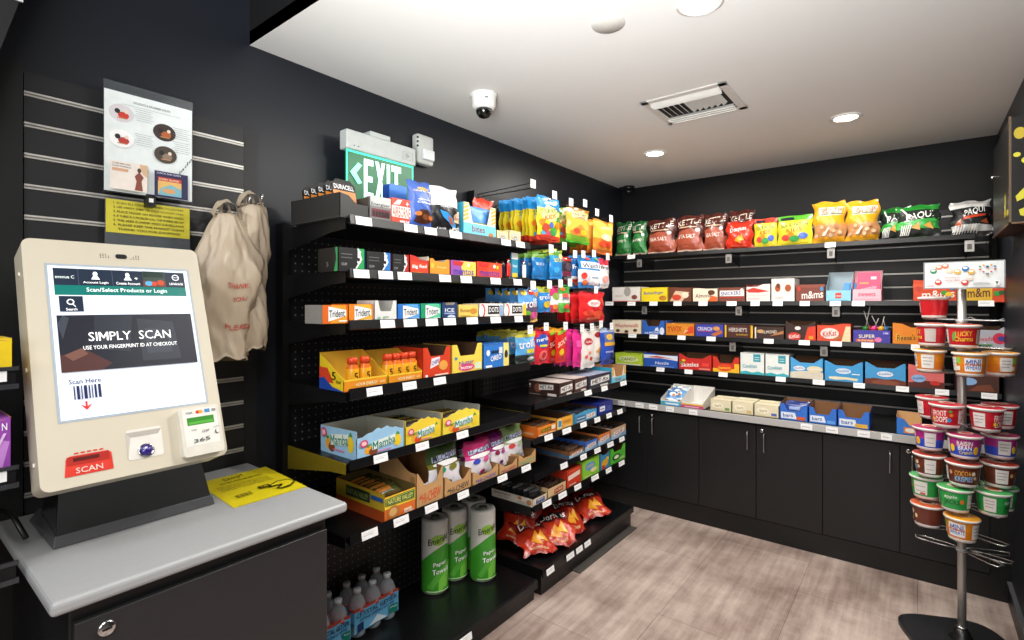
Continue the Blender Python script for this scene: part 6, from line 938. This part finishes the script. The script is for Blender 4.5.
# ================================================================== WALL CABINET ON THE RIGHT
c = empty('wall_box', (.275, 2.70, 1.705)); x1 = XR-.275; L_ = .54
MB().box(-.003, -.003, -.003, .004, .004, .403, M('#6a5a48', .35, .7)).box(-.003, -.003, -.003, x1-.001, .004, .003, M('#7a5e48', .35, .7)).box(-.003, 0, -.003, .003, L_, .004, M('#5a4e44', .35, .6)).build('edge_trim', c)
m = MB().box(0, 0, 0, x1-.001, L_, .40, M('#161514', .35, .3)); YG = '#c6c032'
art(m, flat((.005, -.0006, 0), (x1-.006, 0, 0), (0,0,.40)), [('e', .34, .84, .26, .055, '#b8a22a'), ('e', .22, .64, .16, .022, YG), ('e', .8, .58, .40, .040, YG), ('p', [(.16, .25), (.22, .20), (.7, .24), (1.0, .30), (1.0, .40), (.7, .36), (.4, .30)], YG), ('p', [(.3, .12), (.55, .14), (.98, .10), (.98, .04), (.6, .05), (.36, .07)], YG)], step=.0004)
art(m, flat((-.0006, L_, 0), (0, -L_, 0), (0,0,.40)), [('p', [(.72, .10), (.80, .10), (.80, .34), (.75, .30)], '#a89a2a'), ('e', .9, .12, .05, .03, '#a89a2a')], step=.0004); m.build('casing', c)
MB().lathe([(.008, 0), (.008, .008), (.004, .012), (0, .0125)], 16, CHROME).build('knob', c, (0, .50, .27), rot=(0, radians(-90), 0))
m = MB(); [m.lathe([(.004, 0), (.003, .002), (0, .0022)], 10, CHROME, (0, y, z)) for y, z in ()]; MB().box(-.002, .02, .36, 0, .028, .368, CHROME).build('screw', c); MB().box(-.002, .02, .325, 0, .028, .333, CHROME).build('screw', c)
tag(c, 'black wall box with yellow leaf shapes high on the right wall', 'wall cabinet')
# ================================================================== CEREAL CUP STAND
SX, SY = .143, 2.80
s = empty('cup_display_stand', (SX, SY, 0)); vd = Vector((-SX, -SY)).normalized(); A0 = atan2(vd.y, vd.x)     # towards the room's entrance
PIPE = M('#b4b0aa', .35, .7)
MB().lathe([(.0145, .03), (.0145, .30), (.0145, .9), (.0145, 1.555)], 24, PIPE).build('pole', s)
bs = MB(); BP = M('#1b1b1d', .42)
poly = []
for k in range(48):
    a = 2*pi*k/48; b_ = a-.42; r = .185*(abs(cos(b_))**4+abs(sin(b_))**4)**-.25; poly.append((r*cos(a), r*sin(a)))
top = [(x*.93, y*.93) for x, y in poly]; n = len(poly)
vs = [(x, y, .0) for x, y in poly]+[(x, y, .016) for x, y in poly]+[(x, y, .024) for x, y in top]+[(x*.30, y*.30, .034) for x, y in poly]
bs.add(vs, [(j*n+i, j*n+(i+1) % n, (j+1)*n+(i+1) % n, (j+1)*n+i) for j in range(3) for i in range(n)]+[tuple(range(n))[::-1], tuple(range(3*n, 4*n))], BP); bs.build('base', s)
MB().lathe([(.045, .03), (.040, .04), (.030, .055), (.024, .072), (.019, .074), (.016, .078)], 28, M('#121213', .3)).build('collar', s)
MB().lathe([(.016, .077), (.018, .080), (.016, .083)], 24, CHROME).build('collar_ring', s)
WIRE = M('#b9b9b6', .25, .9); CLEAR = M('#d8dcde', .12, .3, alpha=.55)
tiers = [(1.340, '#c8202a', (-128,)), (1.230, 'lucky', (-55, 2)), (1.122, 'wheat', (-62, 12, 82)), (.913, 'loops', (-122, -24, 38, 98)), (.803, 'raisin', (-62, 4, 78)), (.694, 'cocoa', (-62, 2, 72)), (.590, 'green', (-82, -10, 52, 100)), (.480, 'smor', (-72, )), (.480, 'wheat', (0,))]
RW = .115
for ti, z in enumerate((1.340, 1.230, 1.122, .913, .803, .694, .590, .480, .405)):
    hub = MB().lathe([(.0148, z-.016), (.020, z-.014), (.020, z-.004), (.0148, z-.002)], 20, CLEAR).build('ring_clamp', s)
    angs = {0: (-128, 170, 50), 1: (-55, 2, 80, 150), 2: (-62, 12, 82), 3: (-122, -24, 38, 98), 4: (-62, 4, 78), 5: (-62, 2, 72), 6: (-82, -10, 52, 100), 7: (-72, 0, 62), 8: (50, 78, 112, -100)}[ti]
    for a in angs:
        t = A0+radians(a); d = Vector((cos(t), sin(t), 0)); q = Vector((-sin(t), cos(t), 0)); zz = z-.004; e = RW+.040
        pts = [d*.018+q*.010, d*.05+q*.020, d*(e-.03)+q*.022, d*(e-.008)+q*.017, d*e, d*(e-.008)-q*.017, d*(e-.03)-q*.022, d*.05-q*.020, d*.018-q*.010]
        MB().tube([Vector((p.x, p.y, zz+(.008 if i == 4 else 0))) for i, p in enumerate(pts)], .0024, WIRE if ti else CLEAR, 6).build('wire_arm', hub)
# sign at the head of the stand
sg = MB(); x0, x1, z0, z1, yy = .020-SX, .268-SX, 1.462, 1.572, 2.752-SY
sg.box(x0, yy, z0, x1, yy+.006, z1, M('#8a8f92', .35)); sg.box(x0+.005, yy-.0006, z0+.004, x1-.004, yy, z1-.004, M('#dfe3e4', .4)); sgm = flat((x0, yy-.0008, z0), (x1-x0, 0, 0), (0, 0, z1-z0))
it = []
for u, v, c in ((.13, .66, '#2f8a5a'), (.20, .80, '#d8886a'), (.28, .84, '#d87a5a'), (.17, .45, '#d8dce0'), (.19, .24, '#c8442e'), (.33, .66, '#e0cfae'), (.43, .62, '#dcae4a'), (.53, .72, '#2f7ab8'), (.60, .60, '#d8a84a'), (.58, .38, '#d8ccc0'), (.52, .22, '#c83a30')):
    it += [('e', u, v, .045, .10, c), ('e', u-.004, v+.03, .03, .045, '#f0ece4')]
for i in range(14):
    t = 2*pi*i/14; it.append(('e', .79+.095*16*sin(t)**3/16, .68+.19*(13*cos(t)-5*cos(2*t)-2*cos(3*t)-cos(4*t))/16, .014, .03, ['#c8603a', '#2f8a6a', '#d8a04a', '#3a7ab0', '#b83a3a'][i % 5]))
it += [('t', 'Something for', .37, .40, .2, .06, '#c87a7a'), ('t', 'every taste', .37, .30, .18, .06, '#c87a7a'), ('t', "Kellogg's", .09, .11, .1, .07, '#c83a3a', .03), ('r', .62, .14, .82, .17, '#8a9296'), ('r', .62, .20, .80, .22, '#a8b0b4'), ('r', .87, .10, .93, .28, '#f4f4f2'), ('p', [(.88, .24), (.90, .12), (.92, .24)], '#4a5a4a')]
art(sg, sgm, it, step=.0002, glossy=False); sg.build('sign_panel', s); MB().box(-.012, yy+.006, 1.46, .012, -.012, 1.50, CLEAR).build('sign_holder', s)
tag(s, 'tall cup display stand with chrome pole, wire arms and white sign', 'display stand')
# ---- the cups --------------------------------------------------------------------------------
def cup(kind):
    C_ = {'red': ('#c81f28', '#c81f28', '#e9e4e0', '#e8e2de'), 'lucky': ('#c8202a', '#b81a24', '#e9e4e0', '#d8533a'), 'wheat': ('#e08a1e', '#d87a1a', '#e9e4dc', '#e29a26'), 'loops': ('#cc2030', '#c01a2a', '#e9e4e0', '#c42434'), 'raisin': ('#a8287f', '#2f4cc4', '#e9e4e0', '#a8305a'), 'cocoa': ('#6a3020', '#5f2a1c', '#e9e4e0', '#a8382a'), 'green': ('#2fa850', '#2a9a48', '#e9e4e0', '#4aa85a'), 'smor': ('#6a3020', '#6a3020', '#e9e4e0', '#c2552a')}[kind]
    m = MB(); a, b, w, ld = [G(c) for c in C_]; rb, rt = .041, .049
    NP = [('r', .20, .1, .32, .9, '#dcd6d2'), ('r', .215, .70, .305, .74, '#8f8a88'), ('r', .215, .52, .305, .56, '#8f8a88'), ('r', .215, .34, .29, .38, '#8f8a88')]
    m.lathe([(.035, .002), (rb-.001, 0), (rb, .006), (rb+.0012, .010), (rb+.005, .040), (rt-.001, .068), (rt, .074)], 40, [w, w, w, b, a, w])
    mp = lambda u, v, o: (lambda r, t: Vector((r*sin(t), -r*cos(t), .010+v*.058)))(rb+.0012+(rt-.001-rb-.0012)*v+.0004+o, (u-.5)*2*pi*.999)
    AR = {'red': [('r', .40, .1, .56, .9, '#b8a8a4'), ('r', .58, .2, .66, .8, '#e8d0cc')],
          'lucky': [('t', 'LUCKY', .5, .66, .17, .30, '#f0c83a', .06), ('t', 'Charms', .5, .36, .20, .28, '#f0c83a', .04), ('p', [(.37, .2), (.41, .3), (.42, .8), (.38, .7)], '#6a9a4a'), ('r', .64, .1, .76, .9, '#c8bcb6'), ('r', .24, .4, .32, .5, '#e8a8a0')],
          'wheat': [('r', .41, .12, .59, .9, '#e9eaf0'), ('t', 'MINI', .5, .66, .14, .30, '#2448a0', .05), ('t', 'WHEATS', .5, .36, .16, .24, '#2448a0', .05), ('r', .30, .55, .37, .9, '#8ac04a'), ('r', .30, .15, .36, .4, '#e8e0d0'), ('r', .66, .08, .80, .92, '#e4e0da'), ('r', .68, .5, .78, .54, '#8a8a8a'), ('r', .68, .7, .78, .74, '#8a8a8a'), ('r', .68, .3, .76, .34, '#8a8a8a')],
          'loops': [('t', 'FROOT', .49, .66, .16, .36, '#f4efe8', .06), ('t', 'LOOPS', .50, .30, .16, .34, '#f4efe8', .06), ('e', .42, .3, .02, .1, '#e8c02a'), ('e', .60, .3, .022, .12, '#3a8ac8'), ('e', .62, .6, .02, .1, '#e8862a'), ('e', .61, .82, .018, .08, '#3aa84a'), ('r', .70, .1, .82, .9, '#dcd4d0'), ('r', .72, .3, .8, .34, '#a89a98'), ('r', .72, .6, .8, .64, '#a89a98')],
          'raisin': [('t', 'RAISIN', .49, .74, .16, .26, '#f4efe8', .05), ('t', 'BRAN', .49, .48, .14, .26, '#f4efe8', .05), ('t', 'Crunch', .5, .22, .14, .2, '#f0d84a', .05), ('e', .61, .36, .032, .24, '#f0c82a'), ('e', .61, .36, .02, .15, '#e8a82a'), ('r', .70, .08, .82, .92, '#dcd6d4'), ('r', .72, .3, .8, .34, '#a89a98'), ('r', .72, .6, .8, .64, '#a89a98'), ('e', .36, .4, .028, .22, '#f0c82a')],
          'cocoa': [('t', 'COCOA', .49, .62, .17, .32, '#e8a83a', .06), ('t', 'KRISPIES', .5, .30, .19, .30, '#8ac0e8', .06), ('e', .60, .66, .022, .12, '#e8d8c0'), ('e', .62, .40, .02, .1, '#d8b890'), ('e', .36, .6, .02, .12, '#c8a070'), ('r', .70, .08, .82, .92, '#dcd6d4'), ('r', .72, .3, .8, .34, '#a89a98'), ('r', .72, .6, .8, .64, '#a89a98')],
          'green': [('t', 'apple', .48, .70, .14, .24, '#e8e4d8', .05), ('t', 'JACKS', .49, .38, .17, .36, '#1c3a22', .05), ('e', .60, .5, .022, .14, '#e8762a'), ('r', .66, .1, .82, .92, '#e4e2dc'), ('r', .68, .3, .8, .34, '#9aa09a'), ('r', .68, .6, .8, .64, '#9aa09a'), ('r', .74, .12, .8, .24, '#c84a4a')],
          'smor': [('e', .46, .62, .024, .16, '#e8d0b0'), ('e', .52, .4, .026, .18, '#e0c49a'), ('e', .57, .66, .024, .16, '#e8d4b8'), ('e', .55, .2, .02, .12, '#d8b88a'), ('t', 'smorz', .40, .5, .10, .3, '#e8dfe8', .06), ('e', .63, .45, .02, .14, '#e0c49a')]}[kind]
    art(m, mp, AR+NP, step=.0003, curved=True, mk=G); o = m.build('cereal_cup')
    l = MB(); l.lathe([(.0545, .071), (.0555, .075), (.0545, .0785), (.048, .0795), (0, .0815)], 40, [w, w, ld, ld])
    art(l, lambda u, v, o_: Vector(((u-.5)*.085, (v-.5)*.085, .0820+o_)), [('e', .5, .5, .30, .30, '#d8c8b4'), ('e', .55, .5, .18, .2, {'wheat': '#c88a3a', 'green': '#d8702a', 'cocoa': '#5a2a1a', 'smor': '#6a3018'}.get(kind, '#c8303a')), ('t', 'CEREAL', .5, .86, .4, .08, '#f4f0e8')], step=.0003)
    l.build('lid', o); return o
WHERE = {-128: 'at back left', -122: 'at back left', -82: 'at left', -72: 'at left', -62: 'at left', -55: 'at left', -24: 'front left', -10: 'in front', 0: 'in front', 2: 'in front', 4: 'in front', 12: 'in front', 38: 'front right', 52: 'front right', 72: 'at right', 78: 'at right', 82: 'at right', 98: 'at far right', 100: 'at far right'}
DESC = {'red': ('red and white', 'highest tier'), 'lucky': ('red, yellow lettered', 'second tier from the top'), 'wheat': ('orange', 'third tier from the top'), 'loops': ('red, white lettered', 'fourth tier from the top'), 'raisin': ('purple and blue', 'fifth tier from the top'), 'cocoa': ('dark brown, red lidded', 'sixth tier from the top'), 'green': ('green', 'seventh tier from the top'), 'smor': ('brown, orange lidded', 'lowest filled tier')}
first = {}; rnd = random.Random(4)
for ti, (z, kind, angs) in enumerate(tiers):
    kind = 'red' if ti == 0 else kind
    for j, a in enumerate(angs):
        t = A0+radians(a); x, y = SX+RW*cos(t), SY+RW*sin(t)
        spin = {0: 0}.get(ti, (-26, 0, 22, 10)[j % 4] if len(angs) > 2 else (-20, 0)[j % 2]); rz = t+pi/2+radians(spin)
        if kind in first: o = copy_thing(first[kind])
        else: o = first[kind] = cup(kind)
        o.location = (x, y, z); o.rotation_euler = (0, 0, rz); d, w = DESC[kind]
        if ti == 8: w = 'lowest filled tier'
        o.scale = (1.03, 1.03, 1.14); tag(o, '%s cereal cup %s, %s' % (d, WHERE[a], w), 'cereal cup', 'cereal cups on the wire stand')
